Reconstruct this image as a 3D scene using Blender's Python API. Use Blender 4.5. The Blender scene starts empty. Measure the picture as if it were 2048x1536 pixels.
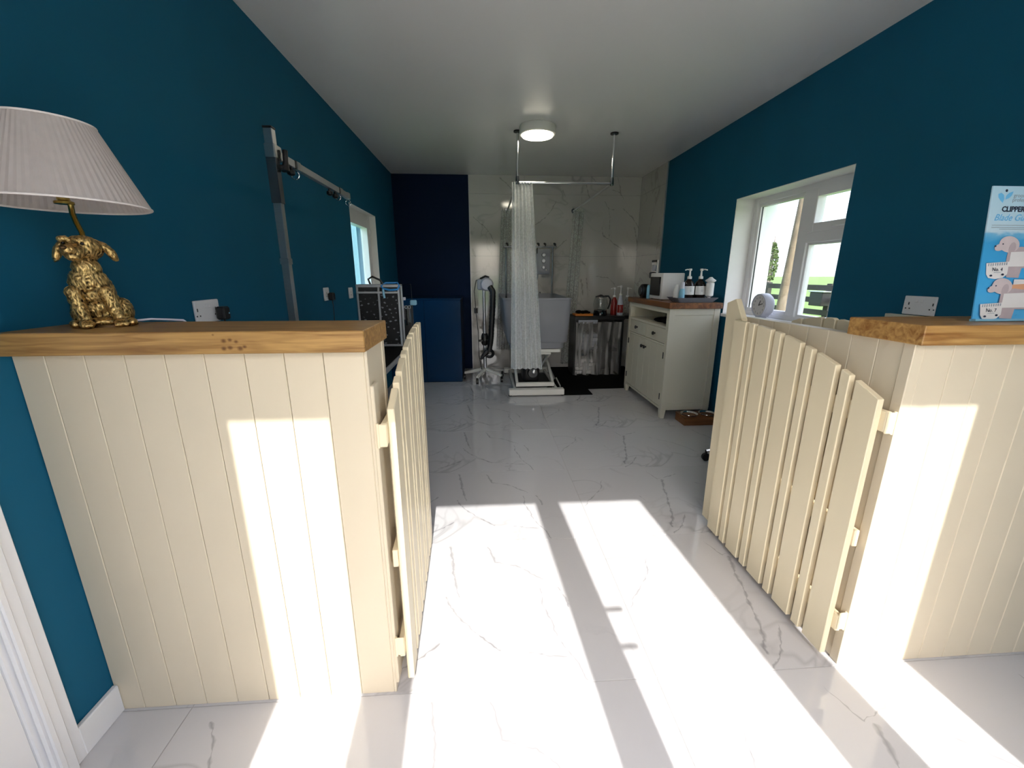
import bpy, bmesh, math, random
from mathutils import Vector, Matrix, noise as mnoise

random.seed(7)
SC = bpy.context.scene
COL = SC.collection
R = math.radians

# ------------------------------------------------------------------ camera, world, sun, exposure
cam_d = bpy.data.cameras.new('camera')
cam_d.sensor_width = 36.0
cam_d.lens = 833.08 * 36.0 / 2048.0
cam_d.clip_start = 0.02
cam_d.clip_end = 2000
cam = bpy.data.objects.new('camera', cam_d)
COL.objects.link(cam)
cam.location = (0, 0, 1.232)
cam.rotation_euler = (R(90 - 14.717), 0, R(-3.825))
SC.camera = cam

SUN_DIR = Vector((-0.055, 1.0, -0.844)).normalized()      # the way the sunlight travels
world = bpy.data.worlds.new('sky')
SC.world = world
world.use_nodes = True
wn = world.node_tree
wn.nodes.clear()
w_out = wn.nodes.new('ShaderNodeOutputWorld')
w_bg = wn.nodes.new('ShaderNodeBackground')
w_sky = wn.nodes.new('ShaderNodeTexSky')
w_sky.sky_type = 'NISHITA'
w_sky.sun_disc = False
w_sky.sun_elevation = R(40.1)
w_sky.sun_rotation = R(183.2)
w_sky.dust_density = 3.0
w_sky.air_density = 1.0
w_mix = wn.nodes.new('ShaderNodeMixRGB')
w_mix.inputs[0].default_value = 0.55
w_mix.inputs[2].default_value = (4.3, 4.5, 5.2, 1)       # thin bright haze over the blue
w_bg.inputs['Strength'].default_value = 0.80
wn.links.new(w_sky.outputs[0], w_mix.inputs[1])
wn.links.new(w_mix.outputs[0], w_bg.inputs[0])
wn.links.new(w_bg.outputs[0], w_out.inputs[0])

sun_d = bpy.data.lights.new('sun', 'SUN')
sun_d.energy = 8.6
sun_d.angle = R(0.53)
sun_d.color = (1.0, 0.955, 0.905)
sun = bpy.data.objects.new('sun', sun_d)
COL.objects.link(sun)
sun.location = (1, -6, 8)
sun.rotation_euler = SUN_DIR.to_track_quat('-Z', 'Y').to_euler()

SC.view_settings.view_transform = 'Standard'
SC.view_settings.look = 'None'
SC.view_settings.gamma = 1.0
SC.view_settings.use_curve_mapping = False
SC.view_settings.exposure = 0.0
SC.cycles.use_denoising = True
SC.cycles.use_adaptive_sampling = True
SC.cycles.adaptive_threshold = 0.12
SC.cycles.adaptive_min_samples = 16
SC.cycles.max_bounces = 8
SC.cycles.diffuse_bounces = 5
SC.cycles.glossy_bounces = 4
SC.cycles.transparent_max_bounces = 16
SC.cycles.sample_clamp_indirect = 8.0

# ------------------------------------------------------------------ room numbers (metres)
XL, XR, YB, YF, ZC = -1.083, 2.005, 5.553, -0.235, 2.404
YC = 1.0125          # front of the two half-walls

# ------------------------------------------------------------------ node helpers / materials
def new_mat(name):
    m = bpy.data.materials.new(name)
    m.use_nodes = True
    nt = m.node_tree
    b = nt.nodes['Principled BSDF']
    return m, nt, b

def N(nt, typ, **kw):
    n = nt.nodes.new(typ)
    for k, v in kw.items():
        setattr(n, k, v)
    return n

def math_n(nt, op, a, b=None, clamp=False):
    n = N(nt, 'ShaderNodeMath', operation=op, use_clamp=clamp)
    for i, v in enumerate((a, b)):
        if v is None: continue
        if isinstance(v, (int, float)): n.inputs[i].default_value = v
        else: nt.links.new(v, n.inputs[i])
    return n.outputs[0]

def vmath(nt, op, a, b=None, scale=None):
    n = N(nt, 'ShaderNodeVectorMath', operation=op)
    for i, v in enumerate((a, b)):
        if v is None: continue
        if isinstance(v, (tuple, list)): n.inputs[i].default_value = v
        else: nt.links.new(v, n.inputs[i])
    if scale is not None:
        if isinstance(scale, (int, float)): n.inputs['Scale'].default_value = scale
        else: nt.links.new(scale, n.inputs['Scale'])
    return n.outputs['Value'] if op in ('DOT_PRODUCT', 'LENGTH') else n.outputs['Vector']

def paint(name, col, rough=0.5, metal=0.0, var=0.06, scale=9.0, bump=0.0, bscale=120.0, spec=0.5, coat=0.0, stretch=None, emis=None):
    """plain colour with a little procedural mottling and fine relief"""
    m, nt, b = new_mat(name)
    tc = N(nt, 'ShaderNodeTexCoord')
    mp = N(nt, 'ShaderNodeMapping')
    if stretch: mp.inputs['Scale'].default_value = stretch
    nt.links.new(tc.outputs['Object'], mp.inputs[0])
    nz = N(nt, 'ShaderNodeTexNoise')
    nz.inputs['Scale'].default_value = scale
    nz.inputs['Detail'].default_value = 1
    nt.links.new(mp.outputs[0], nz.inputs['Vector'])
    rp = N(nt, 'ShaderNodeMixRGB')
    rp.inputs[1].default_value = (*[c * (1 - var) for c in col], 1)
    rp.inputs[2].default_value = (*[min(1, c * (1 + var)) for c in col], 1)
    nt.links.new(nz.outputs['Fac'], rp.inputs[0])
    nt.links.new(rp.outputs[0], b.inputs['Base Color'])
    b.inputs['Roughness'].default_value = rough
    b.inputs['Metallic'].default_value = metal
    b.inputs['Specular IOR Level'].default_value = spec
    b.inputs['Coat Weight'].default_value = coat
    if bump >= 0.2:
        n2 = N(nt, 'ShaderNodeTexNoise')
        n2.inputs['Scale'].default_value = bscale
        n2.inputs['Detail'].default_value = 1
        nt.links.new(mp.outputs[0], n2.inputs['Vector'])
        bp = N(nt, 'ShaderNodeBump')
        bp.inputs['Strength'].default_value = bump
        bp.inputs['Distance'].default_value = 0.003
        nt.links.new(n2.outputs['Fac'], bp.inputs['Height'])
        nt.links.new(bp.outputs[0], b.inputs['Normal'])
    if emis:
        b.inputs['Emission Color'].default_value = (*emis[0], 1)
        b.inputs['Emission Strength'].default_value = emis[1]
    return m

def veins(nt, coord, segs, ax, width, jitter):
    """distance to a set of hand-placed vein strokes, wobbled by noise; 1 on the vein"""
    n1 = N(nt, 'ShaderNodeTexNoise'); n1.inputs['Scale'].default_value = 9.0; n1.inputs['Detail'].default_value = 3
    n1.inputs['Roughness'].default_value = 0.65
    nt.links.new(coord, n1.inputs['Vector'])
    off = vmath(nt, 'SUBTRACT', n1.outputs['Color'], (0.5, 0.5, 0.5))
    p = vmath(nt, 'ADD', coord, vmath(nt, 'SCALE', off, scale=jitter))
    flat = (1, 1, 0) if ax == 'xy' else (1, 0, 1)
    p = vmath(nt, 'MULTIPLY', p, flat)
    acc = None
    for (a, b_, c, d, w) in segs:
        A = Vector((a, b_, 0)) if ax == 'xy' else Vector((a, 0, b_))
        B = Vector((c, d, 0)) if ax == 'xy' else Vector((c, 0, d))
        BA = B - A
        pa = vmath(nt, 'SUBTRACT', p, tuple(A))
        h = math_n(nt, 'MULTIPLY', vmath(nt, 'DOT_PRODUCT', pa, tuple(BA)), 1.0 / max(1e-6, BA.length_squared), clamp=True)
        bn = N(nt, 'ShaderNodeVectorMath', operation='SCALE')
        bn.inputs[0].default_value = tuple(BA)
        nt.links.new(h, bn.inputs['Scale'])
        dd = vmath(nt, 'LENGTH', vmath(nt, 'SUBTRACT', pa, bn.outputs['Vector']))
        dd = math_n(nt, 'MULTIPLY', dd, 1.0 / w)
        acc = dd if acc is None else math_n(nt, 'MINIMUM', acc, dd)
    n2 = N(nt, 'ShaderNodeTexNoise'); n2.inputs['Scale'].default_value = 28.0; n2.inputs['Detail'].default_value = 1
    nt.links.new(coord, n2.inputs['Vector'])
    wv = math_n(nt, 'MULTIPLY', math_n(nt, 'SUBTRACT', n2.outputs['Fac'], 0.33, clamp=True), width * 5.0)
    m = math_n(nt, 'SUBTRACT', 1.0, math_n(nt, 'DIVIDE', acc, math_n(nt, 'ADD', wv, 0.0008)), clamp=True)
    return m

def marble(name, segs, ax, base, vein, rough, width, jitter, coordname='Object', faint=0.22, strength=0.58):
    m, nt, b = new_mat(name)
    tc = N(nt, 'ShaderNodeTexCoord')
    if coordname == 'World':
        g = N(nt, 'ShaderNodeNewGeometry'); co = g.outputs['Position']
    elif coordname == 'Side':
        g = N(nt, 'ShaderNodeNewGeometry'); mp = N(nt, 'ShaderNodeMapping'); mp.inputs['Rotation'].default_value = (0, 0, R(90))
        nt.links.new(g.outputs['Position'], mp.inputs[0]); co = mp.outputs[0]
    else:
        co = tc.outputs['Object']
    vm = veins(nt, co, segs, ax, width, jitter)
    # soft ghost veining and cloudiness
    nz = N(nt, 'ShaderNodeTexNoise'); nz.inputs['Scale'].default_value = 2.2; nz.inputs['Detail'].default_value = 3
    nz.inputs['Distortion'].default_value = 1.2
    nt.links.new(co, nz.inputs['Vector'])
    rid = math_n(nt, 'ABSOLUTE', math_n(nt, 'SUBTRACT', nz.outputs['Fac'], 0.5))
    ghost = math_n(nt, 'SUBTRACT', 1.0, math_n(nt, 'MULTIPLY', rid, 38.0), clamp=True)
    nz2 = N(nt, 'ShaderNodeTexNoise'); nz2.inputs['Scale'].default_value = 1.3; nz2.inputs['Detail'].default_value = 0
    nt.links.new(co, nz2.inputs['Vector'])
    ghost = math_n(nt, 'MULTIPLY', ghost, math_n(nt, 'MULTIPLY', math_n(nt, 'SUBTRACT', nz2.outputs['Fac'], 0.45, clamp=True), faint * 6.0))
    tot = math_n(nt, 'ADD', math_n(nt, 'MULTIPLY', vm, strength), ghost, clamp=True)
    mx = N(nt, 'ShaderNodeMixRGB')
    mx.inputs[1].default_value = (*base, 1)
    mx.inputs[2].default_value = (*vein, 1)
    nt.links.new(tot, mx.inputs[0])
    nt.links.new(mx.outputs[0], b.inputs['Base Color'])
    b.inputs['Roughness'].default_value = rough
    b.inputs['IOR'].default_value = 1.75
    return m

def wood(name, c1, c2, rough=0.45, axis=0, ring=22.0, knots=()):
    m, nt, b = new_mat(name)
    tc = N(nt, 'ShaderNodeTexCoord')
    mp = N(nt, 'ShaderNodeMapping')
    s = [ring, ring, ring]; s[axis] = ring * 0.06
    mp.inputs['Scale'].default_value = s
    g = N(nt, 'ShaderNodeNewGeometry')
    nt.links.new(g.outputs['Position'], mp.inputs[0])
    nz = N(nt, 'ShaderNodeTexNoise'); nz.inputs['Scale'].default_value = 1.6; nz.inputs['Detail'].default_value = 4
    nz.inputs['Distortion'].default_value = 0.8
    nt.links.new(mp.outputs[0], nz.inputs['Vector'])
    rp = N(nt, 'ShaderNodeValToRGB')
    rp.color_ramp.elements[0].position = 0.3; rp.color_ramp.elements[0].color = (*c1, 1)
    rp.color_ramp.elements[1].position = 0.72; rp.color_ramp.elements[1].color = (*c2, 1)
    nt.links.new(nz.outputs['Fac'], rp.inputs[0])
    col = rp.outputs[0]
    if knots:
        acc = None
        for (x, z, r) in knots:
            d = vmath(nt, 'LENGTH', vmath(nt, 'MULTIPLY', vmath(nt, 'SUBTRACT', g.outputs['Position'], (x, 0, z)), (0.8, 0, 1)))
            v = math_n(nt, 'MULTIPLY', math_n(nt, 'SUBTRACT', 1.15, math_n(nt, 'MULTIPLY', math_n(nt, 'ADD', d, math_n(nt, 'MULTIPLY', nz.outputs['Fac'], 0.004)), 1.0 / (r * 1.45))), 1.6, clamp=True)
            acc = v if acc is None else math_n(nt, 'MAXIMUM', acc, v)
        mx = N(nt, 'ShaderNodeMixRGB')
        mx.inputs[2].default_value = (0.10, 0.035, 0.008, 1)
        nt.links.new(math_n(nt, 'MULTIPLY', acc, 0.85), mx.inputs[0]); nt.links.new(col, mx.inputs[1])
        col = mx.outputs[0]
    nt.links.new(col, b.inputs['Base Color'])
    b.inputs['Roughness'].default_value = rough
    bp = N(nt, 'ShaderNodeBump'); bp.inputs['Strength'].default_value = 0.12; bp.inputs['Distance'].default_value = 0.002
    nt.links.new(nz.outputs['Fac'], bp.inputs['Height']); nt.links.new(bp.outputs[0], b.inputs['Normal'])
    return m

def clear_sheet(name, tint, gloss=0.1, rough=0.02):
    """thin window pane: lets light straight through, mirrors a little"""
    m, nt, b = new_mat(name)
    nt.nodes.remove(b)
    out = nt.nodes['Material Output']
    tr = N(nt, 'ShaderNodeBsdfTransparent'); tr.inputs[0].default_value = (*tint, 1)
    gl = N(nt, 'ShaderNodeBsdfGlossy'); gl.inputs['Roughness'].default_value = rough
    lw = N(nt, 'ShaderNodeLayerWeight'); lw.inputs['Blend'].default_value = 0.5
    fr5 = math_n(nt, 'POWER', lw.outputs['Facing'], 5.0)
    mx = N(nt, 'ShaderNodeMixShader')
    f = math_n(nt, 'ADD', math_n(nt, 'ADD', math_n(nt, 'MULTIPLY', fr5, 0.9), 0.03), gloss * 0.1)
    nt.links.new(f, mx.inputs[0]); nt.links.new(tr.outputs[0], mx.inputs[1]); nt.links.new(gl.outputs[0], mx.inputs[2])
    nt.links.new(mx.outputs[0], out.inputs[0])
    return m

def curtain_mat(name, tint, see, rough=0.25, bump=0.6, bscale=55.0, trans=0.45, stretch=None):
    """pebbled see-through plastic"""
    m, nt, b = new_mat(name)
    out = nt.nodes['Material Output']
    tc = N(nt, 'ShaderNodeTexCoord')
    vo = N(nt, 'ShaderNodeTexVoronoi'); vo.inputs['Scale'].default_value = bscale
    if stretch:
        mp = N(nt, 'ShaderNodeMapping'); mp.inputs['Scale'].default_value = stretch
        nt.links.new(tc.outputs['Object'], mp.inputs[0]); nt.links.new(mp.outputs[0], vo.inputs['Vector'])
    else:
        nt.links.new(tc.outputs['Object'], vo.inputs['Vector'])
    bp = N(nt, 'ShaderNodeBump'); bp.inputs['Strength'].default_value = bump; bp.inputs['Distance'].default_value = 0.004
    nt.links.new(vo.outputs['Distance'], bp.inputs['Height'])
    b.inputs['Base Color'].default_value = (*tint, 1)
    b.inputs['Roughness'].default_value = rough
    b.inputs['Specular IOR Level'].default_value = 0.9
    nt.links.new(bp.outputs[0], b.inputs['Normal'])
    tl = N(nt, 'ShaderNodeBsdfTranslucent'); tl.inputs[0].default_value = (*tint, 1)
    m1 = N(nt, 'ShaderNodeMixShader'); m1.inputs[0].default_value = trans
    nt.links.new(b.outputs[0], m1.inputs[1]); nt.links.new(tl.outputs[0], m1.inputs[2])
    tr = N(nt, 'ShaderNodeBsdfTransparent')
    m2 = N(nt, 'ShaderNodeMixShader')
    f = math_n(nt, 'MULTIPLY', math_n(nt, 'ADD', 0.6, vo.outputs['Distance']), see, clamp=True)
    nt.links.new(f, m2.inputs[0])
    nt.links.new(m1.outputs[0], m2.inputs[1]); nt.links.new(tr.outputs[0], m2.inputs[2])
    nt.links.new(m2.outputs[0], out.inputs[0])
    return m

TILE_R = [(-0.697,-0.085,-0.631,-0.003,1),(-0.631,-0.003,-0.548,0.096,1),(-0.548,0.096,-0.514,0.205,1),(-0.199,0.303,-0.165,0.196,1),(-0.165,0.196,-0.025,0.246,1),(-0.143,0.18,-0.194,-0.007,2.2),(-0.194,-0.007,-0.243,-0.197,2.2),(-0.243,-0.197,-0.289,-0.303,2.2),(-0.303,-0.362,-0.243,-0.306,1.2),(-0.243,-0.306,-0.176,-0.201,1.2),(0.046,0.139,0.189,0.02,0.8),(0.189,0.02,0.294,-0.151,0.8),(-0.352,0.004,-0.336,-0.048,0.7),(0.45,0.3,0.62,-0.2,1)]
TILE_L = [(0.176,0.326,0.208,0.222,1.5),(0.208,0.222,0.312,0.173,1.5),(0.312,0.173,0.411,0.085,1.5),(0.388,0.048,0.389,-0.076,1),(0.389,-0.076,0.439,-0.258,1),(0.439,-0.258,0.484,-0.353,1),(0.311,-0.246,0.429,-0.268,1),(0.004,0.023,0.067,-0.09,1.2),(0.067,-0.09,0.145,-0.174,1.2),(0.145,-0.174,0.21,-0.232,1.2),(0.0,0.338,0.054,0.019,2),(0.005,-0.187,-0.039,-0.226,1.2),(-0.039,-0.226,-0.14,-0.312,1.2),(-0.202,-0.083,-0.099,0.067,1),(0.459,0.043,0.484,-0.058,1.3),(-0.62,0.32,-0.45,0.05,1.2),(-0.45,0.05,-0.5,-0.3,1)]
WALLV = [(0.866,1.501,0.93,1.546,2.2),(0.93,1.546,1.068,1.657,2.2),(1.297,2.312,1.313,2.219,1.2),(1.313,2.219,1.351,2.156,1.2),(1.539,2.105,1.59,2.041,1.5),(1.59,2.041,1.661,2.021,1.5),(1.59,2.031,1.615,1.912,1),(1.615,1.912,1.617,1.682,1),(1.52,1.825,1.537,1.726,1.4),(1.537,1.726,1.612,1.671,1.4),(1.612,1.671,1.699,1.605,1.4),(1.699,1.605,1.799,1.549,1.4),(1.799,1.549,1.845,1.413,1.4),(1.778,2.032,1.89,1.947,1.2),(1.89,1.947,2.0,1.806,1.2),(1.942,1.816,1.982,1.684,1.8),(1.982,1.684,2.0,1.538,1.8),(1.695,2.39,1.729,2.234,1.2),(1.729,2.234,1.77,2.15,1.2),(1.635,2.249,1.73,2.218,1.2),(1.35,2.396,1.41,2.345,1.2),(1.285,1.401,1.324,1.344,2.6),(1.277,1.171,1.31,0.973,2.4),(1.349,1.194,1.355,1.055,1.4),(1.355,1.055,1.393,1.031,1.4),(1.469,1.212,1.64,1.194,1),(1.64,1.194,1.745,1.077,1),(1.002,2.246,1.039,2.163,1),(-0.116,1.921,0.007,1.83,1.3),(0.007,1.83,0.086,1.746,1.3),(0.086,1.746,0.157,1.609,1.3),(0.217,2.374,0.304,2.31,1.6),(0.304,2.31,0.366,2.255,1.6),(0.664,1.834,0.772,1.911,1.2),(0.772,1.911,0.869,2.021,1.2),(0.869,2.021,0.926,2.113,1.2),(0.9,0.45,1.0,0.3,1.2),(1.0,0.3,1.1,0.22,1.2)]

MT = {}
MT['teal'] = paint('teal_paint', (0.0065, 0.105, 0.19), 0.7, var=0.08, scale=2.5, bump=0.12, bscale=160, spec=0.2)
MT['navy'] = paint('navy_paint', (0.0022, 0.012, 0.042), 0.7, var=0.08, scale=2.5, bump=0.12, bscale=160, spec=0.15)
MT['ceiling'] = paint('ceiling_white', (0.80, 0.78, 0.75), 0.32, var=0.015, scale=1.2, spec=0.5)
MT['white'] = paint('white_gloss', (0.82, 0.80, 0.79), 0.35, var=0.02)
MT['upvc'] = paint('white_upvc', (0.84, 0.82, 0.82), 0.28, var=0.015)
MT['reveal'] = paint('white_reveal', (0.80, 0.78, 0.75), 0.6, var=0.03, bump=0.05)
MT['grout'] = paint('pale_grout', (0.45, 0.43, 0.42), 0.8)
MT['tile_r'] = marble('marble_tile_right', TILE_R, 'xy', (0.61, 0.595, 0.605), (0.20, 0.19, 0.20), 0.025, 0.0034, 0.05)
MT['tile_l'] = marble('marble_tile_left', TILE_L, 'xy', (0.61, 0.595, 0.605), (0.20, 0.19, 0.20), 0.025, 0.0034, 0.05)
SIDEV = [(-4.95,2.2,-5.1,1.9,1.2),(-5.1,1.9,-5.2,1.7,1.2),(-4.86,1.75,-4.9,1.5,1.8),(-5.3,1.5,-5.5,1.2,1.0)]
MT['wall_tile_side'] = marble('marble_side_wall', SIDEV, 'xz', (0.50, 0.475, 0.44), (0.13, 0.12, 0.09), 0.09, 0.0048, 0.05, 'Side', 0.2)
MT['wall_tile'] = marble('marble_wall', WALLV, 'xz', (0.52, 0.495, 0.46), (0.13, 0.12, 0.09), 0.09, 0.0048, 0.05, 'World', 0.2)
MT['cream'] = paint('cream_paint', (0.67, 0.575, 0.425), 0.42, var=0.03, scale=6, bump=0.04, bscale=90)
MT['cream_gate'] = paint('cream_gate_paint', (0.80, 0.685, 0.475), 0.4, var=0.03, scale=6, bump=0.05, bscale=90)
MT['shade_picket'] = paint('cream_picket_shade_tone', (0.42, 0.36, 0.25), 0.5, var=0.06, scale=6)  # gate cream with the shade mixed into its colour, left unassigned
MT['ivory'] = paint('ivory_cabinet_paint', (0.66, 0.62, 0.50), 0.4, var=0.02, scale=6)
KN = [(-0.604, 1.090, 0.008), (-0.590, 1.092, 0.007), (-0.577, 1.088, 0.007), (-0.606, 1.072, 0.008), (-0.592, 1.074, 0.008), (-0.570, 1.072, 0.009), (-0.560, 1.076, 0.007), (-0.625, 1.104, 0.005)]
KN = [(x + 0.012, z - 0.004, r * 0.62) for x, z, r in KN]
MT['oak'] = wood('oak_worktop', (0.24, 0.115, 0.032), (0.50, 0.29, 0.095), 0.42, 0, 60.0, KN)
MT['oak_r'] = wood('rustic_oak', (0.22, 0.085, 0.018), (0.56, 0.33, 0.11), 0.42, 0, 34.0)
MT['brown_wood'] = wood('brown_wood', (0.10, 0.035, 0.015), (0.30, 0.12, 0.04), 0.35, 1, 20.0)
MT['bowl_wood'] = wood('bowl_stand_wood', (0.13, 0.045, 0.012), (0.26, 0.10, 0.03), 0.4, 0, 20.0)
MT['chrome'] = paint('chrome', (0.75, 0.75, 0.76), 0.12, 1.0, var=0.02)
MT['steel'] = paint('brushed_steel', (0.55, 0.56, 0.57), 0.28, 1.0, var=0.05, stretch=(1, 1, 30))
MT['alu'] = paint('dull_aluminium', (0.52, 0.53, 0.55), 0.4, 0.85, var=0.05)
MT['dark_metal'] = paint('dark_steel', (0.16, 0.17, 0.19), 0.25, 0.9, var=0.05)
MT['black'] = paint('black_plastic', (0.012, 0.012, 0.013), 0.4, var=0.2)
MT['rubber'] = paint('black_rubber', (0.006, 0.006, 0.006), 0.9, var=0.3, bump=0.3, bscale=200, spec=0.08)
MT['black_gloss'] = paint('black_gloss', (0.008, 0.008, 0.010), 0.12, var=0.1)
def antique():
    m, nt, b = new_mat('antique_gold')
    g = N(nt, 'ShaderNodeNewGeometry'); tc = N(nt, 'ShaderNodeTexCoord')
    mp = N(nt, 'ShaderNodeMapping'); mp.inputs['Scale'].default_value = (1, 1, 0.45)
    nt.links.new(tc.outputs['Object'], mp.inputs[0])
    nz = N(nt, 'ShaderNodeTexNoise'); nz.inputs['Scale'].default_value = 130; nz.inputs['Detail'].default_value = 4; nz.inputs['Distortion'].default_value = 1.5
    nt.links.new(mp.outputs[0], nz.inputs['Vector'])
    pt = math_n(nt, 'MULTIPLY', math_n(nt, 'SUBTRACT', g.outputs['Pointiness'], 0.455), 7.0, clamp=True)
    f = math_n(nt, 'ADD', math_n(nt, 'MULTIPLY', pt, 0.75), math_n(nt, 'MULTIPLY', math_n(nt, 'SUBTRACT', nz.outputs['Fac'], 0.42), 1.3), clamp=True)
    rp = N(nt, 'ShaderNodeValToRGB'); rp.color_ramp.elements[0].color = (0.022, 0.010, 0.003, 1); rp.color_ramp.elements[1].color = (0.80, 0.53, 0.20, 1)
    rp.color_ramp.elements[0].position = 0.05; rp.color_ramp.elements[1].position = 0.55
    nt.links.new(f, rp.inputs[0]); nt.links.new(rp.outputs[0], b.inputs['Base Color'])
    b.inputs['Metallic'].default_value = 0.85; b.inputs['Roughness'].default_value = 0.34
    bp = N(nt, 'ShaderNodeBump'); bp.inputs['Strength'].default_value = 0.8; bp.inputs['Distance'].default_value = 0.003
    nt.links.new(nz.outputs['Fac'], bp.inputs['Height']); nt.links.new(bp.outputs[0], b.inputs['Normal'])
    return m
MT['gold'] = antique()
MT['gold_dark'] = paint('dark_antique_gold', (0.10, 0.055, 0.02), 0.4, 0.7, var=0.3)
MT['brass'] = paint('brass', (0.48, 0.36, 0.10), 0.25, 1.0, var=0.1)
MT['shade'] = paint('pleated_fabric', (0.86, 0.775, 0.735), 0.8, var=0.05, scale=60, bump=0.1)
MT['tub'] = paint('grey_tub_plastic', (0.25, 0.253, 0.275), 0.45, var=0.03)
MT['tub_in'] = paint('dark_tub_inside', (0.06, 0.06, 0.07), 0.5, var=0.1)
MT['lift'] = paint('offwhite_powder_coat', (0.74, 0.72, 0.66), 0.4, var=0.03)
MT['grey'] = paint('grey_plastic', (0.36, 0.37, 0.42), 0.35, var=0.04)
MT['tray'] = paint('slate_tray', (0.20, 0.21, 0.25), 0.5, var=0.06)
MT['navy_gloss'] = paint('navy_gloss_panel', (0.0025, 0.030, 0.085), 0.14, var=0.04)
MT['amber'] = paint('amber_bottle', (0.018, 0.010, 0.008), 0.12, var=0.2)
MT['label'] = paint('white_label', (0.78, 0.76, 0.74), 0.6, var=0.03)
MT['ink'] = paint('grey_ink', (0.22, 0.22, 0.25), 0.7)
MT['blue'] = paint('blue_plastic', (0.03, 0.25, 0.62), 0.35)
MT['ltblue'] = paint('pale_blue_plastic', (0.22, 0.47, 0.62), 0.4)
MT['red'] = paint('red_liquid', (0.28, 0.022, 0.02), 0.2)
MT['orange'] = paint('orange_tray', (0.66, 0.20, 0.02), 0.45)
MT['bottle_white'] = paint('white_bottle', (0.60, 0.60, 0.68), 0.3, var=0.03)
MT['clear_bottle'] = curtain_mat('clear_bottle', (0.45, 0.48, 0.46), 0.75, 0.08, 0.0)
MT['pane'] = clear_sheet('window_pane', (0.97, 0.985, 0.99))
MT['pane_blue'] = clear_sheet('bluish_window_pane', (0.80, 0.93, 0.97))
MT['glass'] = clear_sheet('clear_glass', (0.90, 0.93, 0.92), 0.6)
MT['curtain'] = curtain_mat('pebbled_curtain', (0.93, 0.95, 0.94), 0.20, 0.22, 0.5, 60, 0.22)
MT['curtain_clear'] = curtain_mat('clear_pebbled_curtain', (0.74, 0.77, 0.74), 0.50, 0.2, 0.5, 60)
MT['sheet'] = curtain_mat('clear_plastic_sheet', (0.66, 0.64, 0.62), 0.55, 0.08, 1.0, 14, 0.25, (1.6, 1, 0.22))
MT['render'] = paint('pale_render', (0.72, 0.75, 0.74), 0.9, var=0.05, bump=0.2)
MT['grass'] = paint('grass', (0.11, 0.20, 0.035), 0.95, var=0.30, scale=0.9, bump=0.5, bscale=30)
MT['paving'] = paint('pale_paving', (0.50, 0.48, 0.45), 0.9, var=0.12, scale=3, bump=0.2)
MT['fence'] = paint('dark_fence_timber', (0.030, 0.030, 0.024), 0.8, var=0.4, scale=6, bump=0.3, stretch=(6, 1, 6))
MT['bark'] = paint('rough_bark', (0.20, 0.155, 0.105), 0.95, var=0.55, scale=24, bump=0.9, bscale=40, stretch=(1, 1, 0.35))
MT['ivy'] = paint('ivy_leaves', (0.06, 0.10, 0.025), 0.7, var=0.5, scale=3)
MT['twig'] = paint('bare_twigs', (0.22, 0.18, 0.17), 0.9, var=0.2)
MT['dogprint'] = None

# black cloth with rows of small pale dog-like flecks (flat print)
def dogprint():
    m, nt, b = new_mat('dog_print_cloth')
    g = N(nt, 'ShaderNodeNewGeometry')
    mp = N(nt, 'ShaderNodeMapping'); mp.inputs['Scale'].default_value = (30, 1, 44)
    mp.inputs['Rotation'].default_value = (0, R(20), 0)
    nt.links.new(g.outputs['Position'], mp.inputs[0])
    fl = vmath(nt, 'MULTIPLY', mp.outputs[0], (1, 0, 1))
    vo = N(nt, 'ShaderNodeTexVoronoi'); vo.inputs['Scale'].default_value = 1.0; vo.inputs['Randomness'].default_value = 0.35
    nt.links.new(fl, vo.inputs['Vector'])
    nz = N(nt, 'ShaderNodeTexNoise'); nz.inputs['Scale'].default_value = 3.2
    nt.links.new(fl, nz.inputs['Vector'])
    d = math_n(nt, 'ADD', vo.outputs['Distance'], math_n(nt, 'MULTIPLY', math_n(nt, 'SUBTRACT', nz.outputs['Fac'], 0.5), 0.45))
    k = math_n(nt, 'MULTIPLY', math_n(nt, 'SUBTRACT', 0.245, d), 14.0, clamp=True)
    mx = N(nt, 'ShaderNodeMixRGB')
    mx.inputs[1].default_value = (0.008, 0.008, 0.009, 1); mx.inputs[2].default_value = (0.22, 0.23, 0.25, 1)
    nt.links.new(k, mx.inputs[0]); nt.links.new(mx.outputs[0], b.inputs['Base Color'])
    b.inputs['Roughness'].default_value = 0.8
    return m
MT['dogprint'] = dogprint()

# ------------------------------------------------------------------ mesh helpers
def box(bm, x0, x1, y0, y1, z0, z1, bev=0.0, seg=1):
    vs = [bm.verts.new(p) for p in ((x0,y0,z0),(x1,y0,z0),(x1,y1,z0),(x0,y1,z0),(x0,y0,z1),(x1,y0,z1),(x1,y1,z1),(x0,y1,z1))]
    fs = [bm.faces.new([vs[i] for i in f]) for f in ((0,3,2,1),(4,5,6,7),(0,1,5,4),(1,2,6,5),(2,3,7,6),(3,0,4,7))]
    if bev:
        es = list({e for f in fs for e in f.edges})
        bmesh.ops.bevel(bm, geom=es, offset=bev, segments=seg, affect='EDGES', profile=0.5)
    return vs

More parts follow.
